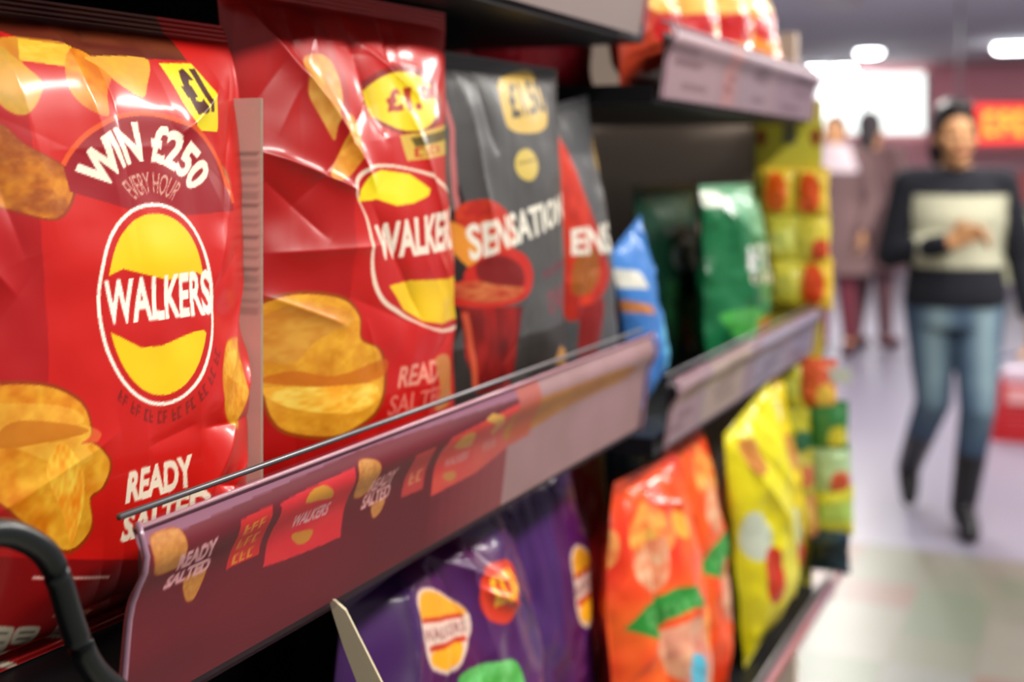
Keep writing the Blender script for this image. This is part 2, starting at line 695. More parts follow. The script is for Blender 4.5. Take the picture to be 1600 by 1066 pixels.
def make_shelf(name, label, x0, ya, yb, deck_a, deck_b, ztop, zbot, nu, nv, paint, base=(112, 30, 38), prof=prof_main, cover_from=None, decklab=None):
    """steel deck with the curved ticket rail clipped on its front edge"""
    root = empty(name, (x0, (deck_a + deck_b) / 2, zbot), label, 'shelf')
    L = lambda y: y - (deck_a + deck_b) / 2
    box('deck', XB - x0 + .002, -.012, L(deck_a), L(deck_b), -.006, .014, DARK, root)
    P = rail_surface(-.001, ztop - zbot, 0, L(ya), L(yb), nu, nv, prof)

    def tr(px, py):
        p = onX(px, py, x0 + .006)
        return (p.y - ya) / (yb - ya), (p.z - zbot) / (ztop - zbot)
    cv = Canvas(nu, nv, base, tr=tr)
    paint(cv)
    st = grid_mesh('ticket_strip', P, cv.result(), CARD, root)
    # clear cover, a thin shell in front
    q = rail_surface(.0022, ztop - zbot + .003, -.003, L(ya), L(yb), 40, 24, prof)
    back = q.copy()
    back[..., 0] -= .0012
    grid_mesh('clear_cover', q, None, PLAS, st)
    # end edges, back wall of the rail and the top wire
    h = ztop - zbot
    pts = [Vector((prof(v) + .0022, 0, -.003 + (h + .006) * v)) for v in np.linspace(0, 1, 14)]
    for yy in (L(ya), L(yb)):
        bm = bmesh.new()
        add_tube(bm, [p + Vector((0, yy, 0)) for p in pts], .0016, 6)
        obj('end_lip', bm, mat('rail_edge_plastic', (150, 112, 130), rough=.2, spec=.8), st, True)
    box('rail_back', -.0095, -.0065, L(ya) + .02, L(yb) - .005, h * .5, h - .006, mat('rail_back_plastic', (104, 96, 100), rough=.4), root)
    bm = bmesh.new()
    add_tube(bm, [(-.004, L(ya), h + .004), (-.004, L(yb), h + .004)], .0018, 8)
    obj('edge_wire', bm, GREYW, root, True)
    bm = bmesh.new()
    add_tube(bm, [(prof(1) + .002, L(ya), h), (prof(1) + .002, L(yb), h)], .0013, 8)  # pale tube added to draw the highlight line along the top edge
    obj('top_highlight', bm, mat('rail_highlight_pink', (224, 176, 186), rough=.15, spec=.8), st, True)
    return root


Z1T, Z1B = CAMZ - .408 * A, CAMZ - .635 * A
Z2T, Z2B = CAMZ - .548 * A, CAMZ - .725 * A
U2T, U2B = CAMZ + .356 * A, CAMZ + .172 * A
U1T, U1B = CAMZ + .500 * A, CAMZ + .315 * A
LT, LB = CAMZ - 1.56 * A, CAMZ - 1.66 * A


def paint_main(cv):
    cv.poly([(-200, 1500), (-200, -200), (1300, -200), (1300, 1500)], (116, 16, 28), col2=(98, 16, 24), nz=(2, 6), seed=4)
    cv.poly([(-200, 1080), (205, 838), (560, 688), (1300, 420), (1300, 455), (560, 706), (205, 862), (-200, 1120)], (150, 96, 118))  # lilac band: reflection on the rolled shoulder, painted into the strip
    # left: crisps and READY SALTED
    crisp(cv, [(232, 842), (270, 825), (283, 838), (284, 880), (262, 897), (238, 895)], 1, hi=False, c1=(226, 160, 70), c2=(214, 140, 60))
    crisp(cv, [(302, 905), (336, 890), (325, 935), (310, 942)], 2, hi=False, c1=(214, 150, 60), c2=(200, 130, 50))
    cv.text('READY', [(276, 868), (334, 838), (340, 868), (280, 893)], (250, 190, 190), bold=.06)
    cv.text('SALTED', [(272, 902), (338, 870), (340, 893), (268, 926)], (250, 190, 190), bold=.06)
    # red price tag
    cv.poly([(368, 812), (418, 788), (420, 868), (370, 893)], (222, 40, 36))
    for i, (a, b) in enumerate([('WAS', 0), ('NOW', 1), ('1.50', 2)]):
        y = 822 + b * 24
        cv.strokes([(376, y), (411, y - 16), (411, y), (376, y + 16)], 3, (236, 150, 44), b)
    # red square with the globe
    cv.smooth([(433, 800), (438, 782), (536, 736), (548, 740), (550, 830), (540, 846), (440, 886), (431, 876)], (226, 34, 46), col2=(232, 48, 50), k=4)
    cv.smooth([(472, 786), (478, 768), (498, 758), (514, 766), (517, 778), (495, 782)], (224, 158, 40))
    cv.smooth([(470, 838), (495, 830), (505, 832), (498, 848), (482, 853)], (210, 140, 40))
    cv.text('WALKERS', [(464, 806), (522, 784), (522, 806), (464, 828)], (246, 196, 196), bold=.03)
    # second repeat
    crisp(cv, [(554, 724), (580, 718), (590, 735), (584, 770), (560, 778)], 3, hi=False, c1=(222, 160, 76), c2=(206, 136, 60))
    crisp(cv, [(596, 790), (616, 780), (612, 800), (600, 812)], 5, hi=False, c1=(214, 150, 76), c2=(200, 130, 66))
    cv.text('READY', [(584, 752), (622, 730), (622, 754), (584, 774)], (246, 184, 176), bold=.035)
    cv.text('SALTED', [(580, 776), (622, 756), (622, 778), (578, 800)], (246, 184, 176), bold=.035)
    cv.poly([(645, 712), (676, 698), (676, 766), (642, 780)], (198, 62, 54))
    cv.strokes([(650, 742), (672, 732), (672, 752), (650, 762)], 2, (224, 140, 96), 4)
    cv.poly([(690, 706), (700, 684), (806, 630), (806, 700), (760, 740), (690, 778)], (222, 56, 50), col2=(230, 76, 54))
    cv.smooth([(712, 700), (720, 682), (738, 676), (744, 690), (738, 700)], (220, 164, 60))
    cv.smooth([(706, 744), (722, 738), (728, 746), (716, 754)], (206, 140, 56))
    cv.text('WALKERS', [(706, 720), (744, 704), (744, 718), (706, 734)], (216, 148, 140), bold=.03)
    cv.poly([(752, 656), (764, 646), (782, 650), (788, 662), (776, 680), (770, 678), (772, 664), (760, 660)], (226, 176, 76))
    cv.text('WA', [(764, 692), (786, 682), (786, 700), (764, 712)], (208, 140, 130), bold=.03)
    # right: grey-pink blank with an ochre band
    for q in range(8):
        xq = 690 + q * 16
        cv.poly([(xq, 700), (806, 640), (806, 830), (xq, 880)], (176, 120, 110), alpha=.10)
    cv.poly([(806, 560), (1100, 440), (1100, 760), (806, 830)], (176, 142, 142), col2=(166, 134, 130), nz=(2, 8))
    cv.smooth([(806, 640), (900, 600), (985, 572), (985, 592), (900, 634), (806, 690)], (170, 104, 52), col2=(190, 130, 50), nz=(2, 6))
    cv.poly([(806, 600), (840, 590), (840, 680), (806, 700)], (196, 84, 62), alpha=.7)


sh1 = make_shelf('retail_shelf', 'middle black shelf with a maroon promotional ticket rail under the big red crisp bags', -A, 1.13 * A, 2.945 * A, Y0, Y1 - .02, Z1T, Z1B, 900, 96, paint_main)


def faint(seed, base, blocks):
    def f(cv):
        rs = random.Random(seed)
        cv.a[:] = np.array(base) / 255.0
        for (u0, u1, c) in blocks:
            t = cv.tr
            cv.tr = lambda x, y: (x, y)
            cv.poly([(u0, .05), (u1, .05), (u1, .95), (u0, .95)], c)
            for k in range(4):
                a = u0 + (u1 - u0) * rs.uniform(.05, .5)
                y = rs.uniform(.12, .75)
                cv.poly([(a, y), (a + (u1 - u0) * .45, y), (a + (u1 - u0) * .45, y + .1), (a, y + .1)], tuple(max(0, q - 50) for q in c), alpha=.6)
            cv.tr = t
    return f


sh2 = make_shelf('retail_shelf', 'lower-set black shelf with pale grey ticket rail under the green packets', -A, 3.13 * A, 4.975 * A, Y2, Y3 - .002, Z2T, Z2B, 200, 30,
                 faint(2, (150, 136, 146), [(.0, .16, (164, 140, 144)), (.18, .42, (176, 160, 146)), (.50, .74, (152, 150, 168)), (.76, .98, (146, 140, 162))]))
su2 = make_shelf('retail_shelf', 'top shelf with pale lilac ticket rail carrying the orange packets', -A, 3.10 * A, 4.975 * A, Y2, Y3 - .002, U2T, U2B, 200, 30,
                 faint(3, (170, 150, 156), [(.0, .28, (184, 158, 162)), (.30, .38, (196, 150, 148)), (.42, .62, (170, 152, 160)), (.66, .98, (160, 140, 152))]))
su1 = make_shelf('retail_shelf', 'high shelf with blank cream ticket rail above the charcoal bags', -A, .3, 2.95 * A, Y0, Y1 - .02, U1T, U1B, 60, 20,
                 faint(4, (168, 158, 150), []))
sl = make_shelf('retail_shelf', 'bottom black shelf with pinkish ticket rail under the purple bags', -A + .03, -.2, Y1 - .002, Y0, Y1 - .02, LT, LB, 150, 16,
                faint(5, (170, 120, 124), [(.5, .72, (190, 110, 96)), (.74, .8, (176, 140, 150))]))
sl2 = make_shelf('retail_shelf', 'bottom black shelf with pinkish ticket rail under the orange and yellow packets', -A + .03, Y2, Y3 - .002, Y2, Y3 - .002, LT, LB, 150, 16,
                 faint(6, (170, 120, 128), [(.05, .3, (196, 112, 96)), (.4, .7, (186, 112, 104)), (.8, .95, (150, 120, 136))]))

# cream board between the two red bags
cb = Canvas(60, 120, (232, 222, 206))
for k in range(16):
    cb.line([(.62, .55 + k * .022), (.98, .55 + k * .022)], .006, (150, 142, 134), alpha=.8)
Pb = np.zeros((120, 60, 3))
Pb[..., 0] = np.linspace(-.22, .0, 60)[None, :]
Pb[..., 2] = np.linspace(0, .292, 120)[:, None]
dv = empty('shelf_divider', (-.468, .649, Z1B + .016), 'cream card divider standing between the two big red crisp bags', 'divider')
grid_mesh('board', Pb, cb.result(), mat('printed_card', attr='print'), dv)
P2 = Pb.copy()
P2[..., 1] += .002
grid_mesh('board_back', P2, cb.result(), mat('printed_card'), dv)

# black hooked wire guard in front of the first bag
hk = [(-60, 838), (0, 832), (38, 842), (72, 866), (92, 906), (108, 960), (126, 1010), (150, 1052), (190, 1085)]
bm = bmesh.new()
add_tube(bm, smooth_path([onX(x, y, -.408) for x, y in hk], 5), .0058, 12)
hkO = obj('wire_guard', bm, mat('black_rubber', (14, 20, 22), rough=.3, spec=.6), None, True)
tag(hkO, 'black curved wire guard crossing the foot of the first big red bag', 'wire guard')

# ------------------------------------------------------------------ big red bag one
ZD = Z1B + .0155
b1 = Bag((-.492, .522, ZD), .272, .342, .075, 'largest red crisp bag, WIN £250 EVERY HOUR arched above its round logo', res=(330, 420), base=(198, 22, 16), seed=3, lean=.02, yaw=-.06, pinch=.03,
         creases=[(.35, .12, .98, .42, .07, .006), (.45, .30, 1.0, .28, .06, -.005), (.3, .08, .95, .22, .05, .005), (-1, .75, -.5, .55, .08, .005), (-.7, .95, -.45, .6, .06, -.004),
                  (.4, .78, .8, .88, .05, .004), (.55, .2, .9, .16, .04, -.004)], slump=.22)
c = b1.cv
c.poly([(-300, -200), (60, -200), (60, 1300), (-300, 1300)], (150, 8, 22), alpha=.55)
# dark top with its shade painted in, then crisp ribbons along the shoulder
c.poly([(330, -60), (345, 90), (160, 80), (60, 40), (-60, -20), (-60, -200)], (110, 48, 22), col2=(80, 16, 12), nz=(3, 4), seed=5)
c.smooth([(-40, -30), (30, 45), (85, 50), (150, 62), (150, 100), (75, 92), (95, 130), (60, 178), (20, 160), (-30, 60)], (206, 140, 40), col2=(190, 112, 22), nz=(4, 4), seed=6)
c.smooth([(0, 60), (30, 50), (70, 92), (93, 132), (62, 176), (30, 168), (5, 110)], (216, 150, 30), col2=(186, 140, 30), seed=11)
c.poly([(84, 52), (160, 66), (152, 104), (70, 90)], (222, 170, 36), col2=(226, 190, 60), seed=4)
c.smooth([(152, 72), (178, 74), (206, 98), (208, 120), (190, 150), (182, 182), (150, 168), (132, 140), (134, 105)], (230, 150, 26), col2=(206, 108, 14), nz=(4, 3), seed=8)
c.smooth([(178, 84), (272, 84), (280, 100), (262, 130), (246, 152), (214, 128), (200, 102)], (232, 172, 44), col2=(224, 160, 60), seed=9)
crisp(c, [(-60, 190), (10, 186), (50, 225), (108, 262), (120, 300), (86, 345), (20, 330), (-60, 300)], 12, c1=(206, 120, 24), c2=(150, 66, 14), edge=(150, 50, 14), hi=False)
crisp(c, [(330, 300), (352, 262), (392, 262), (392, 320), (340, 320)], 14, c1=(190, 110, 50), c2=(170, 80, 40), edge=(180, 60, 30), hi=False)
# yellow price flash
c.poly([(296, 94), (350, 94), (372, 140), (372, 206), (325, 204), (310, 160)], (232, 214, 30))
c.text('£1', [(306, 104), (352, 102), (364, 176), (328, 180)], (76, 26, 20), bold=.06)
# arch
for r, w, col in ((0, 8, (222, 84, 30)),):
    arc = [(240 + 158 * math.cos(q), 340 - 163 * math.sin(q)) for q in np.linspace(math.radians(8), math.radians(150), 50)]
    c.poly(arc + [(110, 300), (240, 340), (396, 330)], (150, 16, 28))
    c.line(arc, w, col)


def arctext(c, s, cx, cy, r0, r1, a0, a1, col, ex=1.0, bold=.03):
    T = text_tris(s, bold)

    def fn(u, v):
        a = math.radians(a0 + (a1 - a0) * u)
        r = r0 + (r1 - r0) * v
        return (cx + ex * r * math.cos(a), cy - r * math.sin(a))
    c.tris(T, fn, col)


arctext(c, 'WIN £250', 236, 345, 91, 156, 150, 28, (246, 236, 212), ex=.86, bold=.045)
arctext(c, 'EVERY HOUR', 240, 345, 42, 76, 130, 46, (206, 150, 132), ex=1.02, bold=.01)
c.poly([(140, 335), (190, 300), (240, 292), (300, 300), (345, 340), (345, 380), (140, 380)], (190, 22, 18), alpha=.0)
globe_logo(c, 240, 475, 98, 152, lw=6, tq=[(148, 438), (336, 420), (342, 490), (148, 508)], rot=0)
for k in range(9):
    q0, q1 = math.radians(232 + k * 12), math.radians(241 + k * 12)
    c.strokes([(240 + 112 * math.cos(q0), 475 - 166 * math.sin(q0)), (240 + 112 * math.cos(q1), 475 - 166 * math.sin(q1)), (240 + 122 * math.cos(q1), 475 - 186 * math.sin(q1)), (240 + 122 * math.cos(q0), 475 - 186 * math.sin(q0))], 2, (130, 22, 16), k)
c.text('READY', [(190, 735), (300, 708), (308, 758), (190, 786)], (240, 222, 198), bold=.045)
c.text('SALTED', [(192, 800), (330, 758), (330, 808), (192, 850)], (240, 222, 198), bold=.045)
crisp(c, [(-70, 620), (-20, 598), (60, 598), (112, 625), (126, 672), (110, 690), (130, 690), (160, 720), (152, 760), (132, 780), (142, 830), (112, 866), (60, 850), (-10, 790), (-70, 760)], 21, c1=(236, 172, 40), c2=(214, 120, 12), edge=(150, 50, 10))
c.smooth([(80, 690), (112, 730), (120, 790), (110, 850), (90, 800), (60, 740)], (250, 206, 70), col2=(236, 130, 20), seed=2)
c.smooth([(10, 660), (80, 660), (120, 672), (60, 690), (-10, 700)], (190, 104, 14), alpha=.75)
crisp(c, [(362, 545), (378, 528), (400, 540), (400, 660), (378, 668), (358, 640), (352, 590)], 24)
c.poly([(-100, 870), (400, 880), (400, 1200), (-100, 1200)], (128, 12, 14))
c.poly([(60, 902), (190, 902), (190, 907), (60, 907)], (214, 160, 150))
c.poly([(110, 960), (190, 960), (180, 970), (110, 970)], (170, 110, 84))
for x0, x1, y0, y1 in [(10, 52, 985, 1044), (54, 98, 985, 1016), (128, 184, 978, 1010), (56, 96, 1050, 1058)]:
    c.smooth([(x0 + 6, y0), (x1 - 6, y0), (x1, y0 + 8), (x1, y1 - 8), (x1 - 6, y1), (x0 + 6, y1), (x0, y1 - 8), (x0, y0 + 8)], (170, 160, 140), k=3)
for y in (996, 1012, 1028):
    c.line([(18, y), (44, y)], 4, (90, 82, 70))
for y in (995, 1006):
    c.line([(62, y), (90, y)], 4, (90, 82, 70))
    c.line([(140, y - 4), (172, y - 4)], 4, (90, 90, 84))
c.poly([(54, 1020), (98, 1018), (98, 1046), (54, 1048)], (150, 14, 12))
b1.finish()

# ------------------------------------------------------------------ big red bag two
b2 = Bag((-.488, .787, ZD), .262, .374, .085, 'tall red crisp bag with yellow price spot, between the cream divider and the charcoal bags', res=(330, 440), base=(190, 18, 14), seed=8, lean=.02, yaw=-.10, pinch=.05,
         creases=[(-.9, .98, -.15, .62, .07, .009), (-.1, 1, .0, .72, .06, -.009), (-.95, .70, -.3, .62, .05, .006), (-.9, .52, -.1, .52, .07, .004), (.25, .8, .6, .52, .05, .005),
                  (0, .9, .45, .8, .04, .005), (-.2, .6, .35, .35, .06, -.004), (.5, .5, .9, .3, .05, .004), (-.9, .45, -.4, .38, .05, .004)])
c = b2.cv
c.poly([(380, 0), (545, 0), (560, 140), (545, 300), (540, 470), (560, 620), (560, 760), (380, 760)], (158, 12, 12), alpha=.6)  # darker left part: shade of the fold painted into the red
c.smooth([(498, 92), (520, 82), (540, 92), (548, 122), (545, 160), (526, 186), (520, 220), (504, 180), (494, 140)], (220, 160, 70), col2=(196, 116, 30), nz=(4, 3), seed=3)
c.smooth([(545, 180), (566, 190), (562, 225), (548, 262), (530, 280), (510, 276), (528, 240)], (230, 160, 50), col2=(206, 120, 20), seed=7)
# price spot
c.ell(655, 156, 68, 56, (138, 16, 12))
c.ell(652, 158, 58, 47, (236, 206, 22))
c.text('£1.99', [(618, 140), (722, 128), (722, 170), (618, 176)], (170, 42, 14), bold=.06)
c.poly([(632, 212), (740, 192), (740, 240), (640, 252)], (210, 170, 70))
c.poly([(648, 216), (740, 200), (740, 216), (654, 230)], (100, 84, 30))
c.strokes([(650, 232), (710, 225), (710, 238), (650, 247)], 4, (190, 70, 34), 2)
# logo, low half under the ribbon
L = [(548, 300), (560, 272), (590, 262), (640, 266), (690, 284), (760, 320), (790, 380), (780, 470), (740, 506), (700, 514), (660, 506), (620, 484), (590, 462), (574, 420), (566, 350)]
c.smooth([(x + (-5 if x < 650 else 5), y + (-5 if y < 380 else 5)) for x, y in L], (240, 214, 190))
c.smooth(L, (190, 26, 22))
c.poly([(552, 300), (566, 274), (592, 266), (640, 272), (672, 296), (668, 306), (640, 318), (610, 322), (580, 312), (550, 316)], (240, 214, 20))
c.poly([(600, 446), (640, 438), (700, 436), (760, 430), (770, 466), (740, 496), (700, 506), (662, 502), (628, 484)], (236, 190, 26))
c.text('WALKERS', [(574, 352), (736, 322), (736, 388), (582, 408)], (244, 226, 206), bold=.04)
c.text('READY', [(622, 572), (712, 556), (712, 592), (616, 606)], (224, 140, 120), bold=.03)
c.text('SALTED', [(606, 618), (712, 600), (712, 628), (602, 650)], (216, 110, 96), bold=.01)
c.smooth([(684, 560), (720, 560), (730, 630), (690, 640), (700, 610)], (196, 120, 60))
crisp(c, [(408, 560), (410, 510), (440, 468), (480, 455), (530, 462), (556, 490), (558, 528), (588, 545), (600, 585), (590, 640), (560, 670), (520, 688), (470, 684), (450, 660), (436, 604)], 31, c1=(232, 164, 36), c2=(214, 136, 26), edge=(150, 60, 10), hi=False)
c.smooth([(430, 510), (470, 475), (520, 480), (545, 500), (500, 530), (470, 570), (430, 560)], (222, 160, 60), col2=(206, 130, 40), seed=3)
c.smooth([(470, 582), (520, 588), (596, 560), (590, 590), (520, 604), (440, 602)], (196, 96, 10), alpha=.7)
c.smooth([(442, 612), (500, 606), (580, 600), (580, 630), (540, 646), (470, 640)], (252, 214, 90), col2=(240, 160, 30), nz=(4, 6), seed=5)
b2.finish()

# ------------------------------------------------------------------ charcoal bags
def sensation(b, dx, art, gold=True):
    c = b.cv
    art(c)
    b.finish()


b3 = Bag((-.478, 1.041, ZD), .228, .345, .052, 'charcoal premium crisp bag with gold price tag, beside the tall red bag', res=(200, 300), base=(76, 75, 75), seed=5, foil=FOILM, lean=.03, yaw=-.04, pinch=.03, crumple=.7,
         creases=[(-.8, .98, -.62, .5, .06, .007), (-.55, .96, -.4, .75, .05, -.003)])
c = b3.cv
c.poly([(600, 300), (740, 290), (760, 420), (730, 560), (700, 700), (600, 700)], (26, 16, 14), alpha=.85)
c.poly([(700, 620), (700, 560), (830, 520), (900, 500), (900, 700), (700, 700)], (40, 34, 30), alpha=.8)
c.poly([(692, 120), (712, 110), (726, 150), (735, 280), (738, 330), (728, 330), (720, 250), (706, 250), (692, 240)], (84, 92, 86))
c.line([(722, 130), (733, 200), (736, 300), (740, 360)], 5, (190, 110, 110))
c.smooth([(806, 128), (820, 118), (864, 112), (868, 196), (812, 206), (800, 170)], (212, 176, 88))
c.text('£1.50', [(812, 130), (872, 122), (872, 176), (812, 186)], (60, 54, 40), bold=.03)
c.ell(825, 258, 17, 25, (206, 180, 90))
c.line([(812, 256), (838, 250)], 4, (150, 124, 60))
c.smooth([(736, 330), (760, 312), (790, 330), (806, 372), (780, 410), (745, 400)], (214, 70, 22), col2=(176, 30, 16), seed=3)
c.smooth([(722, 340), (745, 360), (756, 400), (748, 420), (728, 380)], (222, 140, 40))
ring = [(800, 390), (820, 404), (828, 436), (818, 462), (790, 478), (750, 482), (716, 474), (704, 458), (716, 442), (740, 440), (745, 420), (770, 398)]
c.smooth(ring, (190, 34, 22))
c.smooth([(756, 410), (785, 400), (810, 416), (814, 440), (800, 452), (760, 440)], (120, 14, 12))
c.smooth([(724, 458), (750, 440), (780, 446), (812, 450), (800, 466), (760, 474)], (196, 110, 60), col2=(170, 50, 26), seed=8)
c.poly([(738, 484), (812, 478), (806, 540), (800, 610), (760, 616), (745, 560)], (150, 22, 16), col2=(92, 12, 12), nz=(2, 5), seed=4)
c.line([(742, 490), (752, 560), (758, 612)], 6, (196, 80, 50))
c.text('SENSATIONS', [(742, 352), (906, 296), (908, 336), (748, 410)], (232, 226, 210), bold=.035)
c.strokes([(844, 424), (892, 402), (892, 414), (846, 436)], 7, (116, 36, 54), 2)
c.text('CHILLI', [(850, 458), (898, 440), (898, 470), (854, 492)], (150, 36, 60), bold=.0)
c.smooth([(872, 556), (886, 540), (900, 552), (898, 566), (872, 568)], (186, 130, 60))
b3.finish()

b4 = Bag((-.490, 1.256, ZD), .165, .305, .055, 'charcoal premium crisp bag at the end of its shelf, touching the blue packet', res=(140, 220), base=(78, 78, 80), seed=6, foil=FOILM, lean=.05, yaw=-.04, pinch=.03, crumple=.7, tilt=-.16)
c = b4.cv
c.smooth([(880, 200), (892, 220), (912, 300), (940, 400), (946, 440), (920, 480), (905, 500), (890, 480), (880, 300)], (206, 50, 20), col2=(150, 22, 14), seed=5)
c.smooth([(900, 400), (925, 390), (930, 430), (915, 460), (896, 455)], (150, 80, 20))
c.poly([(905, 480), (938, 466), (935, 550), (910, 560)], (130, 16, 14))
c.ell(952, 240, 14, 28, (160, 130, 70))
c.ell(962, 300, 12, 26, (196, 170, 100))
c.text('ENSATI', [(893, 358), (1010, 334), (1012, 392), (893, 400)], (226, 220, 206), bold=.035)
c.text('CHILLI', [(966, 466), (1008, 452), (1010, 490), (970, 504)], (150, 36, 66), bold=.0)
b4.finish()


def simple_bag(foot, w, h, t, base, label, group=None, art=None, seed=1, foil=None, res=(90, 120), **k):
    b = Bag(foot, w, h, t, label, group=group, base=base, seed=seed, foil=foil, res=res, **k)
    if art:
        art(b.cv)
    return b.finish()


# blue packet leaning at the start of the far unit
def art_blue(c):
    c.poly([(980, 420), (1004, 425), (1012, 452), (988, 452)], (226, 224, 212))
    c.poly([(988, 470), (1014, 478), (1020, 492), (994, 490)], (206, 130, 70))
    c.poly([(1040, 480), (1060, 540), (1075, 590), (1050, 590), (1030, 520)], (110, 190, 232))


simple_bag((-.487, 1.455, Z2B + .0155), .11, .205, .045, (66, 128, 204), 'slim blue packet tilting beside the end of the maroon rail', art=art_blue, seed=9, tilt=-.36, lean=.03)

# red and dark packets behind, in shade on the top shelf's near end
for i, (x, y, z, col, lab) in enumerate([
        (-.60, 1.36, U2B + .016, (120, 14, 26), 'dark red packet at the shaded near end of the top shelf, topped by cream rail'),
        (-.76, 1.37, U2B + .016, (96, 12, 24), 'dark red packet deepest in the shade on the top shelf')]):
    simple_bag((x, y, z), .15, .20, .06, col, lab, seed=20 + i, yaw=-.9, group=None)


# green packets
def art_dg(c):
    c.smooth([(1050, 400), (1062, 375), (1078, 395), (1095, 380), (1108, 400), (1085, 420), (1060, 425)], (120, 130, 124))
    c.smooth([(1040, 440), (1075, 450), (1080, 520), (1050, 520)], (34, 96, 50), col2=(30, 60, 40))
    c.smooth([(1065, 500), (1092, 498), (1090, 540), (1072, 545)], (170, 84, 20))
    c.line([(1099, 420), (1102, 480)], 8, (90, 100, 96))


def art_g(c):
    c.poly([(1112, 290), (1150, 282), (1200, 290), (1212, 380), (1175, 360), (1140, 310)], (110, 170, 130))
    c.poly([(1118, 300), (1150, 298), (1158, 322), (1128, 326)], (220, 226, 210))
    c.strokes([(1166, 385), (1218, 380), (1218, 418), (1166, 424)], 4, (232, 226, 226), 1)
    c.strokes([(1168, 428), (1218, 424), (1218, 440), (1168, 445)], 5, (220, 206, 190), 3)
    c.smooth([(1140, 490), (1180, 480), (1200, 510), (1170, 530), (1150, 520)], (74, 170, 74))
    c.smooth([(1185, 500), (1215, 490), (1215, 530), (1190, 530)], (190, 120, 50))


ZG = Z2B + .0155
simple_bag((-.55, 1.745, ZG), .25, .262, .045, (16, 54, 38), 'dark bottle-green packet with a pale swirl, between blue and bright green packets', art=art_dg, seed=12, foil=FOILM, lean=.05, yaw=-.05)
simple_bag((-.475, 1.785, ZG), .245, .262, .07, (22, 106, 62), 'bright green packet with white lettering, last full one before the yellow clip strip', art=art_g, seed=14, lean=.03, yaw=-.05, crumple=2.2,
           creases=[(-.7, .95, -.1, .3, .09, .008), (-.3, .6, .3, .2, .07, -.006)])
simple_bag((-.50, 1.975, ZG), .18, .235, .06, (64, 140, 90), 'pale green packet on the grey-railed shelf, tucked behind the bright green one', seed=15, lean=.03, art=art_g)

# packets on the top shelf of the far unit
def art_or(px):
    def f(c):
        c.smooth([(px - 22, 30), (px, 15), (px + 22, 26), (px + 14, 60), (px - 16, 62)], (196, 28, 30))
        c.smooth([(px - 24, -10), (px + 20, -16), (px + 26, 16), (px - 20, 18)], (240, 190, 90))
        c.smooth([(px + 14, 40), (px + 30, 36), (px + 26, 66), (px + 10, 70)], (226, 190, 130))
    return f


tops = [(1.40, (190, 66, 40), 1045, 'rust-orange packet nearest on the top shelf with lilac rail'),
        (1.57, (226, 120, 60), 1100, 'orange packet with a round red mark on the top shelf'),
        (1.75, (232, 140, 70), 1160, 'orange packet in the middle of the lilac-railed top shelf'),
        (1.93, (240, 140, 50), 1210, 'bright orange packet last on the top shelf, near the ceiling lights')]
for i, (y, col, px, lab) in enumerate(tops):
    simple_bag((-.475, y, U2B + .0155), .175, .20, .07, col, lab, seed=40 + i, art=art_or(px), lean=.04 if i < 3 else .1, tilt=.04 * (i % 2))

# high shelf, red packets just showing at its end
simple_bag((-.475, 1.10, U1B + .0155), .2, .25, .07, (170, 30, 30), 'red packet standing on the high cream-railed shelf', seed=51)

# ------------------------------------------------------------------ bottom shelf
ZL = LB + .0155


def art_purple(dx, dy, w=1.0):
    def f(c):
        c.poly([(680 + dx, 860 + dy), (830 + dx, 830 + dy), (860 + dx, 1200), (660 + dx, 1200)], (96, 22, 72), col2=(70, 18, 84), nz=(2, 3))
        x, y = 712 + dx, 992 + dy
        c.smooth([(x - 36 * w, y - 30), (x - 20 * w, y - 56), (x + 8 * w, y - 60), (x + 36 * w, y - 40), (x + 40 * w, y - 10), (x + 24 * w, y + 40), (x + 8 * w, y + 66), (x - 22 * w, y + 60), (x - 34 * w, y + 20)], (226, 196, 180))
        c.smooth([(x - 32 * w, y - 28), (x - 18 * w, y - 52), (x + 8 * w, y - 56), (x + 34 * w, y - 40), (x + 32 * w, y - 26), (x - 30 * w, y - 8)], (236, 160, 34))
        c.line([(x - 32 * w, y - 6), (x + 34 * w, y - 26)], 7, (190, 50, 20))
        c.text('WALKERS', [(x - 33 * w, y + 6), (x + 35 * w, y - 18), (x + 34 * w, y - 2), (x - 32 * w, y + 26)], (150, 90, 90), bold=.02)
        c.line([(x - 24 * w, y + 34), (x + 32 * w, y + 8)], 8, (200, 50, 20))
        c.smooth([(x - 20 * w, y + 40), (x + 24 * w, y + 16), (x + 18 * w, y + 46), (x + 4 * w, y + 60), (x - 16 * w, y + 58)], (244, 170, 30))
        x, y = 802 + dx, 924 + dy
        c.smooth([(x - 34 * w, y + 10), (x - 18 * w, y - 32), (x + 36 * w, y - 54), (x + 38 * w, y - 20), (x + 20 * w, y + 20), (x + 4 * w, y + 50), (x - 28 * w, y + 44)], (206, 50, 20))
        c.text('£1.50', [(x - 22 * w, y - 22), (x + 34 * w, y - 44), (x + 34 * w, y), (x - 14 * w, y + 26)], (242, 180, 40), bold=.06)
        x, y = 772 + dx, 1060 + dy
        c.smooth([(x - 44 * w, y + 6), (x - 26 * w, y - 16), (x + 10 * w, y - 28), (x + 40 * w, y - 24), (x + 42 * w, y + 30), (x - 30 * w, y + 40)], (70, 160, 60), col2=(110, 200, 110), seed=3)
    return f


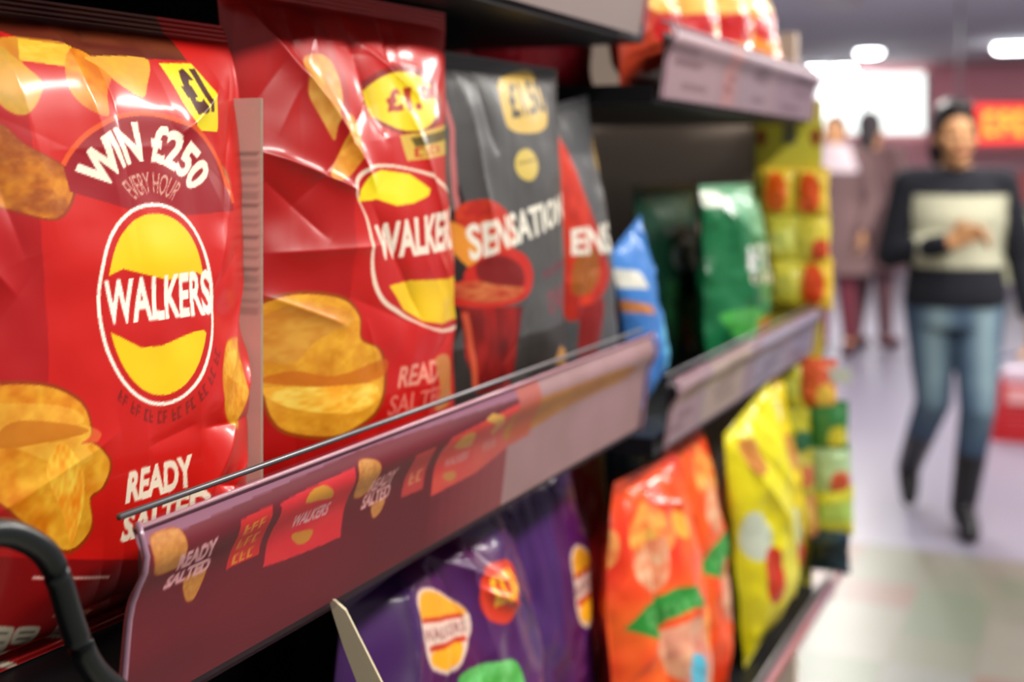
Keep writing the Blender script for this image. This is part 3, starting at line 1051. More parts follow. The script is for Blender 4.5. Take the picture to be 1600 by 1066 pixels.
PUR = (62, 22, 84)
simple_bag((-.470, .955, ZL), .285, .370, .10, PUR, 'purple crisp bag nearest on the bottom shelf, with orange price flash', art=art_purple(0, 0), seed=61, res=(200, 260), lean=.04, yaw=-.10, tilt=-.17, taper=.3, group=None, crumple=2.4,
           creases=[(-.1, .98, .6, .80, .06, .010), (.1, .93, .8, .9, .04, -.008), (.2, .86, .6, .74, .05, .008), (-.9, .6, -.3, .95, .07, .008), (-.6, .5, -.1, .8, .05, -.008), (-.9, .3, -.5, .7, .06, .007)])
simple_bag((-.503, 1.20, ZL), .21, .365, .06, (66, 26, 92), 'second purple crisp bag, half hidden by the orange one', art=art_purple(205, -80, .7), seed=62, res=(150, 220), lean=.05, yaw=-.08, tilt=-.04, taper=.3, crumple=2.0)


def art_orange(dx, dy, w=1.0):
    def f(c):
        x, y = 1005 + dx, 900 + dy
        c.poly([(x - 90, y - 260), (x + 160, y - 260), (x + 160, y + 400), (x - 90, y + 400)], (228, 50, 18), col2=(240, 96, 30), nz=(5, 4), seed=dx)
        c.smooth([(x - 50 * w, y - 30), (x - 20 * w, y - 60), (x - 14 * w, y - 10), (x - 40 * w, y + 20)], (240, 170, 90), col2=(236, 110, 60), seed=2)
        c.smooth([(x + 60 * w, y - 100), (x + 90 * w, y - 90), (x + 84 * w, y - 60), (x + 62 * w, y - 66)], (244, 170, 60))
        c.smooth([(x + 0 * w, y - 40), (x + 20 * w, y - 110), (x + 60 * w, y - 70), (x + 40 * w, y - 30)], (238, 180, 80), col2=(240, 110, 50))
        c.smooth([(x + 10 * w, y - 30), (x + 40 * w, y - 60), (x + 48 * w, y - 10), (x + 30 * w, y + 30), (x + 8 * w, y + 10)], (236, 190, 150), col2=(222, 120, 80))
        c.line([(x + 15 * w, y + 95), (x + 30 * w, y + 60), (x + 60 * w, y + 35), (x + 85 * w, y + 30)], 34 * w, (44, 136, 50))
        c.strokes([(x + 14 * w, y + 60), (x + 80 * w, y + 26), (x + 82 * w, y + 44), (x + 20 * w, y + 86)], 6, (110, 176, 104), 2, alpha=.6)
        c.smooth([(x + 30 * w, y + 100), (x + 90 * w, y + 60), (x + 110 * w, y + 120), (x + 110 * w, y + 180), (x + 50 * w, y + 160)], (216, 130, 110), col2=(226, 170, 130), seed=4)
        c.smooth([(x + 66 * w, y + 130), (x + 92 * w, y + 125), (x + 94 * w, y + 180), (x + 72 * w, y + 180)], (70, 170, 196))
        c.smooth([(x + 96 * w, y + 60), (x + 110 * w, y + 50), (x + 116 * w, y + 120), (x + 100 * w, y + 110)], (240, 150, 50))
    return f


simple_bag((-.435, 1.362, ZL), .25, .345, .08, (226, 58, 22), 'vivid orange-red packet nearest the second purple bag, green band across it', art=art_orange(0, 0), seed=63, res=(160, 240), lean=.08, yaw=-.10, crumple=2.2, taper=.35,
           creases=[(-.5, .98, -.3, .2, .06, -.010), (-.2, .9, .5, .85, .06, .008)])
simple_bag((-.455, 1.57, ZL), .165, .35, .075, (228, 70, 26), 'orange packet next to the yellow ones, small green band near its top', art=art_orange(92, -95, .8), seed=64, res=(130, 200), lean=.09, yaw=-.10, crumple=2.2, taper=.3)


def art_yellow(dx, dy):
    def f(c):
        c.smooth([(1180 + dx, 700 + dy), (1196 + dx, 690 + dy), (1206 + dx, 730 + dy), (1188 + dx, 745 + dy)], (200, 130, 60))
        c.smooth([(1150 + dx, 640 + dy), (1176 + dx, 620 + dy), (1184 + dx, 670 + dy), (1160 + dx, 676 + dy)], (240, 236, 170))
        c.smooth([(1184 + dx, 812 + dy), (1196 + dx, 808 + dy), (1206 + dx, 850 + dy), (1196 + dx, 880 + dy), (1184 + dx, 860 + dy)], (196, 206, 186))
        c.smooth([(1200 + dx, 870 + dy), (1212 + dx, 860 + dy), (1220 + dx, 930 + dy), (1206 + dx, 940 + dy)], (196, 50, 26))
    return f


simple_bag((-.430, 1.815, ZL), .22, .335, .08, (226, 214, 26), 'large yellow packet leaning out beside the orange ones', art=art_yellow(0, 0), seed=65, res=(130, 210), lean=.02, yaw=-.08, tilt=-.22, crumple=2.0, taper=.1,
           creases=[(-.9, .95, .3, .3, .07, .008), (-.4, .9, .6, .5, .05, -.007)])
simple_bag((-.448, 1.985, ZL), .18, .335, .07, (232, 206, 22), 'yellow packet last on the bottom shelf, nearest the clip strip', art=art_yellow(46, -10), seed=66, res=(110, 180), lean=.04, yaw=-.05, tilt=-.16, crumple=2.0, taper=.1)

# behind them, and under the big rail
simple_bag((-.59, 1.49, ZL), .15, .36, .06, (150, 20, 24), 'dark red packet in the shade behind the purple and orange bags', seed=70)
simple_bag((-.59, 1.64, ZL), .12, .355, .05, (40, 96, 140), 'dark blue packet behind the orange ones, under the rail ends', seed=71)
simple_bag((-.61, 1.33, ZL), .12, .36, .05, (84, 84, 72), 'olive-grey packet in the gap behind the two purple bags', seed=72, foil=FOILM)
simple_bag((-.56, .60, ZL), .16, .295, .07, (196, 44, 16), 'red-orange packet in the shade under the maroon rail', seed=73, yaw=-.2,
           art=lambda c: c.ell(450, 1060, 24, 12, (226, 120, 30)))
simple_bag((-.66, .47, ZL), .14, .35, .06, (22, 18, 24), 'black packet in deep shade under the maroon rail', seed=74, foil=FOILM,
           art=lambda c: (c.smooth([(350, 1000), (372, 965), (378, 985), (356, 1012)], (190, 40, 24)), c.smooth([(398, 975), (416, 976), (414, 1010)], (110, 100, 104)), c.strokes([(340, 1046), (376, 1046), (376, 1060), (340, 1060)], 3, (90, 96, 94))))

# cream divider blade
bm = bmesh.new()
bl = [(512, 930), (540, 955), (600, 1075), (640, 1180), (600, 1180), (570, 1100), (536, 1010), (520, 960)]
pf = [onY(x, y, .665) for x, y in bl]
fr = [bm.verts.new(p) for p in pf]
bk = [bm.verts.new(p + Vector((-.002, .004, 0))) for p in pf]
bm.faces.new(fr)
bm.faces.new(bk[::-1])
for i in range(len(fr)):
    j = (i + 1) % len(fr)
    bm.faces.new((fr[i], fr[j], bk[j], bk[i]))
o = obj('shelf_divider', bm, mat('cream_plastic', (206, 196, 164), rough=.3))
tag(o, 'curved cream plastic divider blade beside the nearest purple bag', 'divider')

# ------------------------------------------------------------------ clip strip at the end of the unit
XS, YS = -.405, 2.118


def sp(px, py):
    return onY(px, py, YS)


p0, p1 = sp(1180, 176), sp(1284, 560)
cs = empty('clip_strip', (p0.x + .05, YS, p1.z), 'yellow cardboard clip strip hanging at the end panel of the far unit', 'display strip')
bw = p1.x - p0.x
cvs = Canvas(60, 150, (222, 212, 70))
cvs.poly([(.42, .90), (.62, .90), (.62, .995), (.42, .995)], (120, 116, 90))
for u in (.10, .90):
    cvs.ell(u, .915, .08, .02, (150, 70, 30))
Ps = np.zeros((150, 60, 3))
Ps[..., 0] = np.linspace(-.05, -.05 + bw, 60)[None]
Ps[..., 2] = np.linspace(-.33, p0.z - p1.z + .02, 150)[:, None]
grid_mesh('strip_card', Ps, cvs.result(), CARD, cs)
P2 = Ps.copy()
P2[..., 1] += .004
grid_mesh('strip_back', P2, None, mat('strip_back_card', (190, 180, 80), rough=.7), cs)


def small_pack(x, y, z, w, h, base, blob, sh, label, seed):
    b = Bag((x, y, z), w, h, .03, label, base=base, seed=seed, res=(26, 34), yaw=-math.pi / 2, crumple=.6, name='snack_packet', cat='packet')
    b.cv.tr = lambda u, v: (u, v)
    if sh == 0:
        b.cv.smooth([(.25, .2), (.7, .15), (.8, .6), (.6, .85), (.3, .8)], blob)
    elif sh == 1:
        b.cv.smooth([(.55, .1), (.95, .2), (.9, .5), (.6, .45)], blob)
    else:
        b.cv.poly([(.0, .55), (1, .7), (1, .3), (0, .2)], blob)
    b.finish()


packs = [(1214, 300, (236, 200, 60), (238, 96, 20), 0, 'yellow packet with tall orange block, upper inner place on the clip strip'),
         (1266, 302, (232, 196, 66), (232, 84, 26), 0, 'yellow packet with red-orange block, upper outer place on the clip strip'),
         (1222, 372, (226, 214, 78), (222, 222, 110), 2, 'pale yellow packet without any spot, second down in the inner column'),
         (1268, 375, (228, 206, 72), (206, 70, 36), 1, 'yellow packet with small rust corner, second down in the outer column'),
         (1230, 440, (234, 220, 70), (224, 214, 90), 2, 'clear yellow packet just above the grey rail, inner column'),
         (1272, 444, (238, 196, 56), (228, 74, 26), 0, 'yellow packet with red-orange block just above the grey rail, outer column'),
         (1232, 600, (222, 214, 60), (206, 206, 80), 2, 'yellow packet just below the grey rail, inner column'),
         (1276, 600, (220, 96, 56), (230, 190, 80), 1, 'orange-red packet just below the grey rail, outer column'),
         (1240, 672, (214, 210, 60), (60, 120, 90), 1, 'yellow packet with dark green corner in the inner column'),
         (1294, 665, (52, 124, 66), (206, 196, 60), 1, 'green packet poking out towards the aisle'),
         (1246, 740, (216, 206, 90), (220, 120, 90), 2, 'dull yellow packet with salmon band, beside the whitish one'),
         (1298, 735, (176, 206, 160), (206, 90, 60), 1, 'whitish-green packet with red corner in the outer column'),
         (1252, 805, (222, 150, 100), (226, 200, 90), 0, 'salmon packet next to the bottom in the inner column'),
         (1302, 795, (206, 206, 60), (170, 200, 100), 2, 'lime-yellow packet next to the bottom in the outer column'),
         (1296, 855, (30, 60, 76), (20, 36, 44), 2, 'dark teal packet lowest on the clip strip')]
for i, (px, py, a, b_, sh, lab) in enumerate(packs):
    yy = YS - .022
    p = onY(px, py, yy)
    small_pack(p.x, yy, p.z - .040, .062 if i < 6 else .066, .082, a, b_, sh, lab, 90 + i)
bm = bmesh.new()
q = onY(1306, 582, YS)
add_box(bm, q.x - .02, q.x + .03, YS - .03, YS - .028, q.z - .012, q.z + .012, .001)
o = obj('shelf_wobbler', bm, mat('white_card', (206, 214, 214), rough=.5))
tag(o, 'small white card tab sticking out into the aisle from the clip strip', 'price tab')
# stretch the strip down to the lowest packets
qa = sp(1290, 560)
box('hanging_cord', .02, .045, .000, .003, -.40, -.329, mat('strip_card_lower', (206, 200, 70), rough=.6), cs)

# ------------------------------------------------------------------ ceiling lights
FIX = mat('batten_white', (210, 210, 210), rough=.5)
GLOW = mat('lamp_diffuser', (255, 255, 255), emit=26, emitcol=(250, 250, 255))
places = ['straight above the near shelves', 'over the aisle beyond the near shelves', 'added ahead of the walking woman to light her face', 'over the middle of the aisle', 'above the two shoppers in brown', 'further along the aisle', 'far off over the back of the shop']
for (bx_, by_), w in zip(BATTENS, places):
    r = empty('ceiling_light', (bx_, by_, 2.86), 'long white ceiling batten ' + w, 'ceiling light')
    box('housing', -.17, .17, -.8, .8, .0, .089, FIX, r)


def disc_light(px, py, w, lab):
    p = onZ(px, py, 2.94)
    r = empty('ceiling_light', (p.x, p.y, 2.94), lab, 'ceiling light')
    bm = bmesh.new()
    add_tube(bm, [(0, 0, 0), (0, 0, -.03), (0, 0, -.05)], [w * 1.08, w * 1.08, w], 24)
    obj('rim', bm, FIX, r, False)
    bm = bmesh.new()
    add_tube(bm, [(0, 0, -.051), (0, 0, -.08), (0, 0, -.1)], [w * .95, w * .85, w * .3], 24)
    obj('diffuser', bm, GLOW, r, True)


disc_light(1358, 76, .17, 'round glowing ceiling light nearest, above the shopper in brown')
disc_light(1318, 101, .17, 'round glowing ceiling light just before the bright window')
disc_light(1276, 102, .17, 'round glowing ceiling light beside the end of the top rail')
p = onZ(1592, 72, 2.90)
r = empty('ceiling_light', p, 'wide bright rectangular ceiling light above the red sign', 'ceiling light')
box('housing', -.30, .40, -.17, .17, -.0, .05, FIX, r)
box('diffuser', -.28, .38, -.15, .15, -.06, -.001, GLOW, r, .02)

# ------------------------------------------------------------------ far end of the shop
YW = 20.2


def far(px, py, Y=YW):
    return onY(px, py, Y)


a, b_ = far(1270, 118), far(1444, 208)
wn = empty('window_1', (0, 0, 0), None, None)
wn['kind'] = 'structure'
box('window_glow', a.x, b_.x, YW, YW + .06, b_.z, a.z, mat('daylit_window', (250, 255, 252), emit=1.5, emitcol=(248, 255, 250)), wn)
for k, px in enumerate((1268, 1350, 1448)):
    q = far(px, 150)
    box('window_frame', q.x - .03, q.x + .03, YW - .03, YW + .05, b_.z, a.z, mat('window_frame_grey', (190, 200, 200)), wn)
# red fascia and lit sign
a, b_ = far(1452, 112), far(1720, 236)
o = box('shop_fascia', a.x, b_.x + .4, YW - .1, YW + .05, b_.z, a.z, mat('red_fascia', (236, 150, 160), rough=.5))
tag(o, 'dusty red fascia board across the far wall behind the woman', 'fascia board')
a, b_ = onY(1518, 165, 12.6), onY(1700, 222, 12.6)
sg = empty('lit_sign', ((a.x + b_.x) / 2, 12.6, b_.z), 'glowing red hanging sign with blurred yellow lettering beside the woman\'s head', 'sign')
cw, ch = b_.x - a.x, a.z - b_.z
cs2 = Canvas(160, 50, (226, 40, 36))
cs2.strokes([(.10, .82), (.62, .82), (.62, .2), (.10, .2)], 4, (250, 176, 50), 3)
cs2.strokes([(.66, .82), (.98, .82), (.98, .2), (.66, .2)], 3, (250, 176, 50), 5)
Pq = np.zeros((50, 160, 3))
Pq[..., 0] = np.linspace(-cw / 2, cw / 2, 160)[None]
Pq[..., 2] = np.linspace(0, ch, 50)[:, None]
grid_mesh('sign_face', Pq, cs2.result(), mat('lit_sign_face', attr='print', emit=1.1, rough=.4), sg)
box('sign_box', -cw / 2 - .03, cw / 2 + .03, .003, .12, -.03, ch + .03, mat('sign_case', (150, 30, 34), rough=.5), sg)
bm = bmesh.new()
for s_ in (-.6, .6):
    add_tube(bm, [(s_, .06, ch), (s_, .06, 2.95 - b_.z)], .01, 6)
obj('sign_wire', bm, GREYW, sg)

# far gondolas with boxes
def gondola(x0, x1, y, h, label, seed, cols, rows=3, depth=.5):
    r = empty('display_counter', ((x0 + x1) / 2, y, 0), label, 'display counter')
    w = (x1 - x0) / 2
    box('plinth', -w, w, 0, depth, 0, .12, mat('grey_plinth', (120, 110, 130), rough=.5), r)
    box('back_board', -w, w, depth - .03, depth, .12, h, mat('lilac_grey_board', (140, 130, 150), rough=.6), r)
    rs = random.Random(seed)
    hh = (h - .12) / rows
    for k in range(rows):
        z = .12 + k * hh
        box('shelf', -w, w, 0, depth - .03, z, z + .02, mat('pale_shelf', (190, 190, 186), rough=.5), r)
        x = -w + .02
        n = 0
        while x < w - .12:
            ww = rs.uniform(.12, .26)
            if x + ww > w:
                break
            c_ = rs.choice(cols)
            o = box('carton', (x0 + x1) / 2 + x, (x0 + x1) / 2 + x + ww - .01, y + .04, y + depth - .08, z + .021, z + .021 + hh * rs.uniform(.6, .85), mat('carton_%d_%d_%d' % c_, c_, rough=.5), None, .006)
            nm = {0: 'bottom', 1: 'middle', 2: 'upper'}[k]
            tag(o, 'blurred coloured carton on a %s shelf of the %s' % (nm, label.split(',')[0]), 'carton', 'cartons on the %s shelf of the %s' % (nm, label.split(',')[0]))
            x += ww
    return r


q0, q1 = onZ(1392, 432), onZ(1476, 432)
gondola(q0.x - .1, q1.x + .9, q0.y + 1.6, 1.35, 'grey display counter far behind, left of the woman', 5, [(120, 104, 140), (150, 140, 150), (170, 150, 90), (110, 80, 90), (196, 190, 190)])
q0, q1 = onZ(1560, 470), onZ(1680, 470)
gondola(q0.x - .1, q1.x + .4, q0.y + .5, 1.38, 'pale display counter, right of the woman and under the red sign', 6, [(196, 196, 160), (140, 160, 110), (206, 200, 190), (190, 90, 90), (160, 150, 190)])

# red basket by the woman
qb = onZ(1600, 692)
bk = empty('shopping_basket', (qb.x, qb.y + .1, 0), 'red plastic shopping basket standing on the floor beside the woman', 'basket')
RED = mat('red_plastic', (200, 26, 30), rough=.35)
bm = bmesh.new()
rim = [(-.19, -.13), (.24, -.13), (.24, .13), (-.19, .13)]
lo = [(x * .82, y * .82) for x, y in rim]
for i in range(4):
    j = (i + 1) % 4
    for z0, z1 in ((0, .05), (.06, .11), (.12, .17), (.18, .30)):
        def P_(k, z):
            t = z / .3
            return Vector((lo[k][0] * (1 - t) + rim[k][0] * t, lo[k][1] * (1 - t) + rim[k][1] * t, z))
        vs = [bm.verts.new(P_(i, z0)), bm.verts.new(P_(j, z0)), bm.verts.new(P_(j, z1)), bm.verts.new(P_(i, z1))]
        bm.faces.new(vs)
vs = [bm.verts.new((x, y, .002)) for x, y in lo]
bm.faces.new(vs)
bo = obj('basket_body', bm, RED, bk)
md = bo.modifiers.new('s', 'SOLIDIFY')
md.thickness = .006
box('basket_label', -.08, .14, -.139, -.133, .20, .28, mat('pink_label', (226, 160, 160)), bk)
bm = bmesh.new()
add_tube(bm, smooth_path([(-.19, 0, .30), (-.12, 0, .40), (.02, 0, .43), (.17, 0, .40), (.24, 0, .30)], 5), .008, 8)
obj('basket_handle', bm, mat('navy_plastic', (36, 46, 96), rough=.4), bk, True)
o = box('boxed_groceries', qb.x - .10, qb.x + .16, qb.y + .03, qb.y + .17, .02, .36, mat('pale_pink_carton', (206, 190, 206)), None, .008)
tag(o, 'pale carton standing up inside the red shopping basket', 'carton')

# ------------------------------------------------------------------ people
def capsule(bm, p0, p1, r0, r1, n=12):
    p0, p1 = Vector(p0), Vector(p1)
    d = p1 - p0
    L = d.length
    t = d / L if L > 1e-6 else Vector((0, 0, 1))
    pts, rs = [], []
    for k in range(5):
        a = math.pi / 2 * (k / 4)
        pts.append(p0 - t * r0 * math.cos(a))
        rs.append(max(r0 * math.sin(a), r0 * .05))
    for k in range(5):
        a = math.pi / 2 * (1 - k / 4)
        pts.append(p1 + t * r1 * math.cos(a))
        rs.append(max(r1 * math.sin(a), r1 * .05))
    ax = t.cross(Vector((0, 0, 1)) if abs(t.z) < .9 else Vector((1, 0, 0))).normalized()
    bx = t.cross(ax)
    rings = [[bm.verts.new(p + (ax * math.cos(2 * math.pi * i / n) + bx * math.sin(2 * math.pi * i / n)) * r) for i in range(n)] for p, r in zip(pts, rs)]
    for i in range(len(rings) - 1):
        for k in range(n):
            bm.faces.new((rings[i][k], rings[i][(k + 1) % n], rings[i + 1][(k + 1) % n], rings[i + 1][k]))
    bm.faces.new(rings[0][::-1])
    bm.faces.new(rings[-1])


def ellipsoid(bm, c, r, n=16):
    c = Vector(c)
    q = bmesh.ops.create_uvsphere(bm, u_segments=n, v_segments=n // 2 + 2, radius=1)
    for v in q['verts']:
        v.co = Vector((v.co.x * r[0], v.co.y * r[1], v.co.z * r[2])) + c


def loft(bm, secs, n=20):
    rings = []
    for (x, y, z, rx, ry) in secs:
        rings.append([bm.verts.new((x + rx * math.cos(2 * math.pi * i / n), y + ry * math.sin(2 * math.pi * i / n), z)) for i in range(n)])
    for i in range(len(rings) - 1):
        for k in range(n):
            bm.faces.new((rings[i][k], rings[i][(k + 1) % n], rings[i + 1][(k + 1) % n], rings[i + 1][k]))
    bm.faces.new(rings[0][::-1])
    bm.faces.new(rings[-1])


def fuse(name, bm, m, parent, voxel=.009, paint=None, sm=4):
    me = bpy.data.meshes.new(name)
    bmesh.ops.recalc_face_normals(bm, faces=bm.faces[:])
    bm.to_mesh(me)
    bm.free()
    o = bpy.data.objects.new(name, me)
    COL.objects.link(o)
    r = o.modifiers.new('r', 'REMESH')
    r.mode = 'VOXEL'
    r.voxel_size = voxel
    s = o.modifiers.new('s', 'SMOOTH')
    s.iterations = sm
    s.factor = .5
    dg = bpy.context.evaluated_depsgraph_get()
    me2 = bpy.data.meshes.new_from_object(o.evaluated_get(dg))
    bpy.data.objects.remove(o)
    if paint:
        at = me2.color_attributes.new('print', 'FLOAT_COLOR', 'POINT')
        for i, v in enumerate(me2.vertices):
            at.data[i].color = (*paint(v.co), 1)
    me2.name = name
    return link_mesh(name, me2, m, parent)


SKIN = mat('skin', (206, 150, 104), rough=.5)
HAIR = mat('dark_hair', (26, 20, 22), rough=.5)


def finger(bm, base, dirs, ln, r):
    p = Vector(base)
    for i, d in enumerate(dirs):
        q = p + Vector(d).normalized() * ln[i]
        capsule(bm, p, q, r * (1 - .1 * i), r * (.9 - .1 * i), 8)
        p = q


def hand(bm, wrist, fwd, side, nrm, curl=.5):
    """wrist point, direction of the fingers, direction towards the thumb, palm normal"""
    w, f, s, n = Vector(wrist), Vector(fwd).normalized(), Vector(side).normalized(), Vector(nrm).normalized()
    for k in range(4):
        off = s * (.028 - .0185 * k)
        capsule(bm, w + off * .6, w + f * .085 + off, .014, .011, 8)
        L = [.040, .045, .042, .033][k]
        d1 = f * math.cos(curl * .7) + n * math.sin(curl * .7)
        d2 = f * math.cos(curl * 1.6) + n * math.sin(curl * 1.6)
        d3 = f * math.cos(curl * 2.2) + n * math.sin(curl * 2.2)
        finger(bm, w + f * .088 + off, (d1, d2, d3), (L, L * .65, L * .5), .0085)
    finger(bm, w + f * .025 + s * .028, (f * .6 + s * .7 + n * .2, f * .9 + s * .3 + n * .3), (.042, .032), .010)


def head_parts(bm, hx, hy, hz, s=1.0, tz=0):
    """centre of the skull; faces -y"""
    ellipsoid(bm, (hx, hy + .01, hz + .02), (.074 * s, .092 * s, .100 * s))
    ellipsoid(bm, (hx, hy - .022, hz - .045), (.056 * s, .066 * s, .075 * s))
    ellipsoid(bm, (hx, hy - .065, hz - .098), (.026 * s, .022 * s, .020 * s))
    capsule(bm, (hx, hy - .085, hz + .005), (hx, hy - .106, hz - .030), .009, .014, 8)
    ellipsoid(bm, (hx, hy - .082, hz - .064), (.026, .012, .009))
    for q in (-1, 1):
        ellipsoid(bm, (hx + q * .075, hy + .012, hz - .01), (.010, .018, .030))
        ellipsoid(bm, (hx + q * .042, hy - .066, hz - .028), (.020, .018, .018))
    capsule(bm, (hx, hy + .012, hz - .19), (hx, hy + .008, hz - .07), .052, .048)


def woman():
    # stands at the floor under her front foot; local -y faces the lens
    f0 = onZ(1512, 834)
    root = empty('person', (f0.x, f0.y, 0), 'woman in navy jumper with cream panel and faded jeans, walking towards us', 'person', rot=(0, 0, TH - .12))
    ox = -.045
    # ---- body
    bm = bmesh.new()
    hx, hy, hz = ox - .005, -.03, 1.515
    head_parts(bm, hx, hy, hz, .98)
    torso = [(ox, .0, .80, .15, .105), (ox, 0, .90, .165, .115), (ox, 0, 1.0, .135, .095), (ox, 0, 1.08, .125, .09), (ox, -.005, 1.2, .145, .105), (ox, 0, 1.30, .16, .09), (ox, .005, 1.36, .12, .07), (ox, .01, 1.40, .06, .055)]
    loft(bm, torso)
    rs_, re_, rw_ = (ox - .17, .01, 1.325), (ox - .235, .03, 1.055), (ox - .06, -.19, 1.115)
    ls_, le_, lw_ = (ox + .17, .01, 1.325), (ox + .245, .02, 1.05), (ox + .262, -.03, .83)
    for s_, e_, w_ in ((rs_, re_, rw_), (ls_, le_, lw_)):
        capsule(bm, (s_[0] * .5 + ox * .5, s_[1], s_[2]), s_, .055, .052)
        capsule(bm, s_, e_, .048, .038)
        capsule(bm, e_, w_, .036, .024)
    hand(bm, rw_, (.8, -.35, .45), (-.35, -.1, .9), (0, -.3, -1), .7)
    hand(bm, lw_, (.05, -.1, -1), (0, -1, 0), (-1, 0, 0), .5)
    # legs: (hip, knee, ankle, toe)
    RL = [(ox - .09, .02, .88), (ox - .075, .03, .50), (ox - .10, .40, .155), (ox - .11, .33, .045)]
    LL = [(ox + .085, .0, .88), (ox + .06, -.09, .49), (ox + .03, .015, .085), (ox + .03, -.13, .035)]
    for H_, K_, A_, T_ in (RL, LL):
        capsule(bm, H_, K_, .088, .056)
        capsule(bm, K_, A_, .054, .036)
        capsule(bm, A_, T_, .036, .028)
    fuse('body', bm, SKIN, root, .007, sm=3)
    # ---- hair: pulled back, parted in the middle
    bm = bmesh.new()
    ellipsoid(bm, (hx, hy + .028, hz + .045), (.086, .100, .100))
    ellipsoid(bm, (hx, hy - .035, hz + .100), (.062, .05, .030))
    ellipsoid(bm, (hx - .03, hy + .10, hz - .06), (.05, .04, .075))
    for q in (-1, 1):
        capsule(bm, (hx + q * .035, hy - .045, hz + .10), (hx + q * .073, hy + .0, hz + .01), .022, .020)
    fuse('hair', bm, HAIR, root, .008)
    for q in (-1, 1):
        bm = bmesh.new()
        ellipsoid(bm, (hx + q * .03, hy - .083, hz + .0), (.014, .009, .008), 10)
        obj('eye', bm, mat('eye_dark', (40, 26, 22), rough=.3), root, True)
    bm = bmesh.new()
    ellipsoid(bm, (hx, hy - .092, hz - .064), (.024, .009, .010), 10)
    obj('lips', bm, mat('lips', (150, 66, 62), rough=.4), root, True)
    # ---- jumper
    bm = bmesh.new()
    loft(bm, [(ox, 0, .865, .185, .135), (ox, 0, .92, .19, .138), (ox, 0, 1.0, .175, .125), (ox, 0, 1.08, .165, .12), (ox, -.005, 1.2, .175, .13), (ox, 0, 1.29, .185, .11), (ox, .005, 1.355, .15, .09), (ox, .01, 1.395, .085, .075)])
    for s_, e_, w_ in ((rs_, re_, rw_), (ls_, le_, lw_)):
        w2 = Vector(e_).lerp(Vector(w_), .9)
        capsule(bm, (s_[0] * .5 + ox * .5, s_[1], s_[2]), s_, .070, .068)
        capsule(bm, s_, e_, .066, .056)
        capsule(bm, e_, w2, .054, .040)

    def pj(co):
        if co.y < .05 and abs(co.x - ox - .005) < .172 and 1.02 < co.z < 1.285 and not (co.y < -.13 and co.z < 1.16 and co.x < ox - .02):
            return rgb(186, 184, 160)
        if co.z > 1.385:
            return rgb(30, 28, 38)
        return rgb(9, 10, 24)
    fuse('jumper', bm, mat('knitted_wool', attr='print', rough=.9, bump=.3, bscale=200), root, .009, pj)
    # ---- jeans
    bm = bmesh.new()
    loft(bm, [(ox, .0, .79, .165, .12), (ox, 0, .88, .178, .128), (ox, 0, .93, .165, .12)])
    for i, (H_, K_, A_, T_) in enumerate((RL, LL)):
        sh = Vector(K_).lerp(Vector(A_), .72)
        capsule(bm, H_, K_, .102, .068)
        capsule(bm, K_, sh, .066, .052)

    def pe(co):
        f = math.exp(-((abs(co.x - ox) - .085) / .055) ** 2) * max(0, min(1, (co.z - .3) / .3))
        n_ = noise.noise(co * 14) * .12
        f = max(0, min(1, f + n_))
        a_, b2_ = (56, 76, 104), (130, 154, 164)
        return rgb(*[a_[i] * (1 - f) + b2_[i] * f for i in range(3)])
    fuse('jeans', bm, mat('faded_denim', attr='print', rough=.85), root, .009, pe)
    # ---- boots
    BOOT = mat('black_leather', (22, 18, 24), rough=.4)
    for H_, K_, A_, T_ in (RL, LL):
        bm = bmesh.new()
        up = Vector(K_).lerp(Vector(A_), .42)
        capsule(bm, up, A_, .060, .048)
        capsule(bm, A_, (Vector(A_) + Vector(T_)) / 2, .046, .044)
        capsule(bm, (Vector(A_) + Vector(T_)) / 2, T_, .044, .033)
        h_ = Vector(A_) + (Vector(A_) - Vector(T_)).normalized() * .02
        h_.z = max(A_[2] - .045, .034)
        capsule(bm, A_, h_, .045, .033)
        fuse('boot', bm, BOOT, root, .009)
    return root


woman()


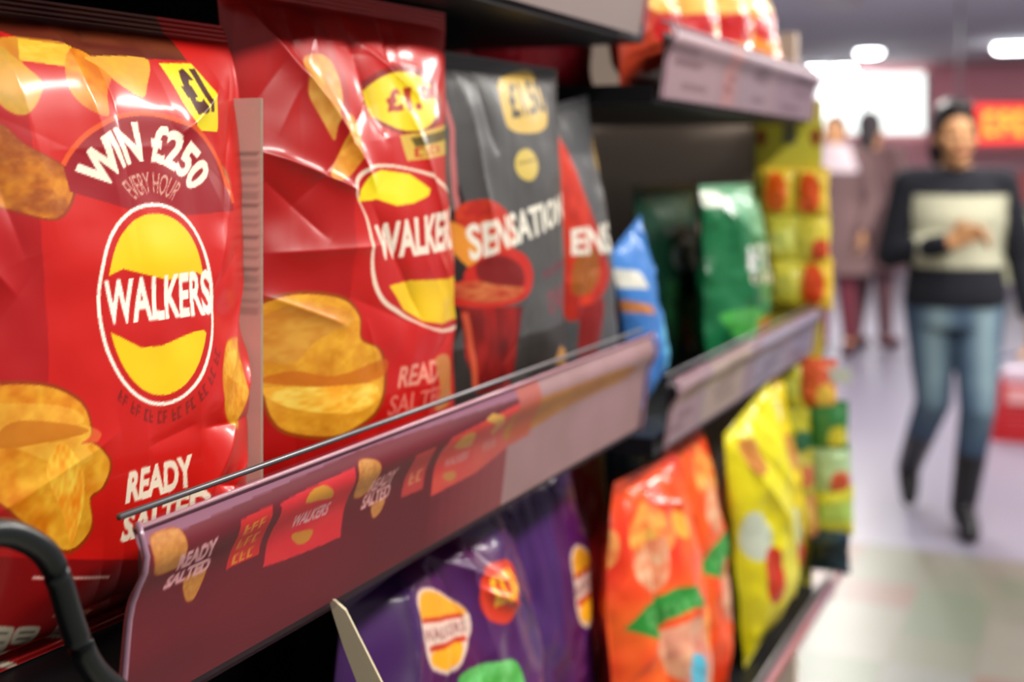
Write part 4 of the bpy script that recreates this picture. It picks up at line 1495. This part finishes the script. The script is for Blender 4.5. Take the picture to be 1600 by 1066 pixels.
def shopper(px, foot_y, height, label, coat, trouser, scarf=None, yawv=0.3, hair=(60, 52, 56), hat=None):
    f0 = onZ(px, foot_y)
    k = height / 1.65
    root = empty('person', (f0.x, f0.y, 0), label, 'person', rot=(0, 0, TH + yawv))
    root.scale = (k, k, k)
    bm = bmesh.new()
    head_parts(bm, 0, 0, 1.53)
    loft(bm, [(0, 0, .80, .15, .10), (0, 0, .9, .165, .11), (0, 0, 1.08, .13, .09), (0, 0, 1.22, .15, .1), (0, 0, 1.32, .16, .09), (0, 0, 1.41, .06, .055)])
    arms = []
    for q in (-1, 1):
        s_, e_, w_ = (q * .18, 0, 1.34), (q * .25, .02, 1.07), (q * .22, -.10, .86)
        arms.append((s_, e_, w_))
        capsule(bm, (q * .08, 0, 1.34), s_, .055, .05)
        capsule(bm, s_, e_, .048, .038)
        capsule(bm, e_, w_, .036, .024)
        hand(bm, w_, (0, -.2, -1), (0, -1, 0), (-q, 0, 0), .5)
        capsule(bm, (q * .085, 0, .86), (q * .085, -.02, .48), .085, .055)
        capsule(bm, (q * .085, -.02, .48), (q * .085, .02 + .05 * q, .09), .052, .036)
        capsule(bm, (q * .085, .02 + .05 * q, .08), (q * .095, -.12 + .05 * q, .035), .036, .028)
    fuse('body', bm, SKIN, root, .009)
    bm = bmesh.new()
    ellipsoid(bm, (0, .03, 1.565), (.084, .094, .104))
    ellipsoid(bm, (0, .07, 1.48), (.07, .05, .09))
    fuse('hair', bm, mat('hair_%d' % hair[0], hair, rough=.6), root, .01)
    bm = bmesh.new()
    loft(bm, [(0, .0, .56, .25, .18), (0, 0, .75, .23, .165), (0, 0, .9, .21, .15), (0, 0, 1.08, .18, .13), (0, 0, 1.22, .19, .135), (0, 0, 1.33, .19, .11), (0, 0, 1.40, .09, .08)])
    for s_, e_, w_ in arms:
        capsule(bm, (s_[0] * .5, 0, 1.34), s_, .07, .072)
        capsule(bm, s_, e_, .072, .060)
        capsule(bm, e_, Vector(e_).lerp(Vector(w_), .9), .058, .044)
    fuse('coat', bm, mat('coat_%d_%d' % coat[:2], coat, rough=.85, noise_amt=.35, nscale=6), root, .012)
    bm = bmesh.new()
    for q in (-1, 1):
        capsule(bm, (q * .085, 0, .86), (q * .085, -.02, .48), .098, .068)
        capsule(bm, (q * .085, -.02, .48), (q * .085, .02 + .05 * q, .13), .066, .05)
    fuse('trousers', bm, mat('trousers_%d_%d' % trouser[:2], trouser, rough=.85), root, .012)
    for q in (-1, 1):
        bm = bmesh.new()
        capsule(bm, (q * .085, .04 + .05 * q, .06), (q * .097, -.14 + .05 * q, .036), .05, .036)
        fuse('shoe', bm, mat('dark_red_leather', (70, 20, 32), rough=.5), root, .01)
    if scarf:
        bm = bmesh.new()
        loft(bm, [(0, 0, 1.26, .20, .145), (0, 0, 1.33, .20, .13), (0, 0, 1.41, .13, .12), (0, 0, 1.46, .09, .10)])
        fuse('shawl', bm, mat('pale_pink_wool', scarf, rough=.9), root, .012)
    return root


shopper(1362, 545, 1.80, 'shopper in long dark brown coat, standing just left of the woman with the cream panel', (112, 82, 84), (90, 60, 66), yawv=2.4)
shopper(1304, 555, 1.76, 'shopper with pale pink shawl over a brown coat, beside the end of the shelving', (120, 92, 92), (120, 50, 64), scarf=(220, 200, 206), yawv=-.5, hair=(96, 90, 96))

# nothing in the picture is left at the origin: lamp objects keep neutral names
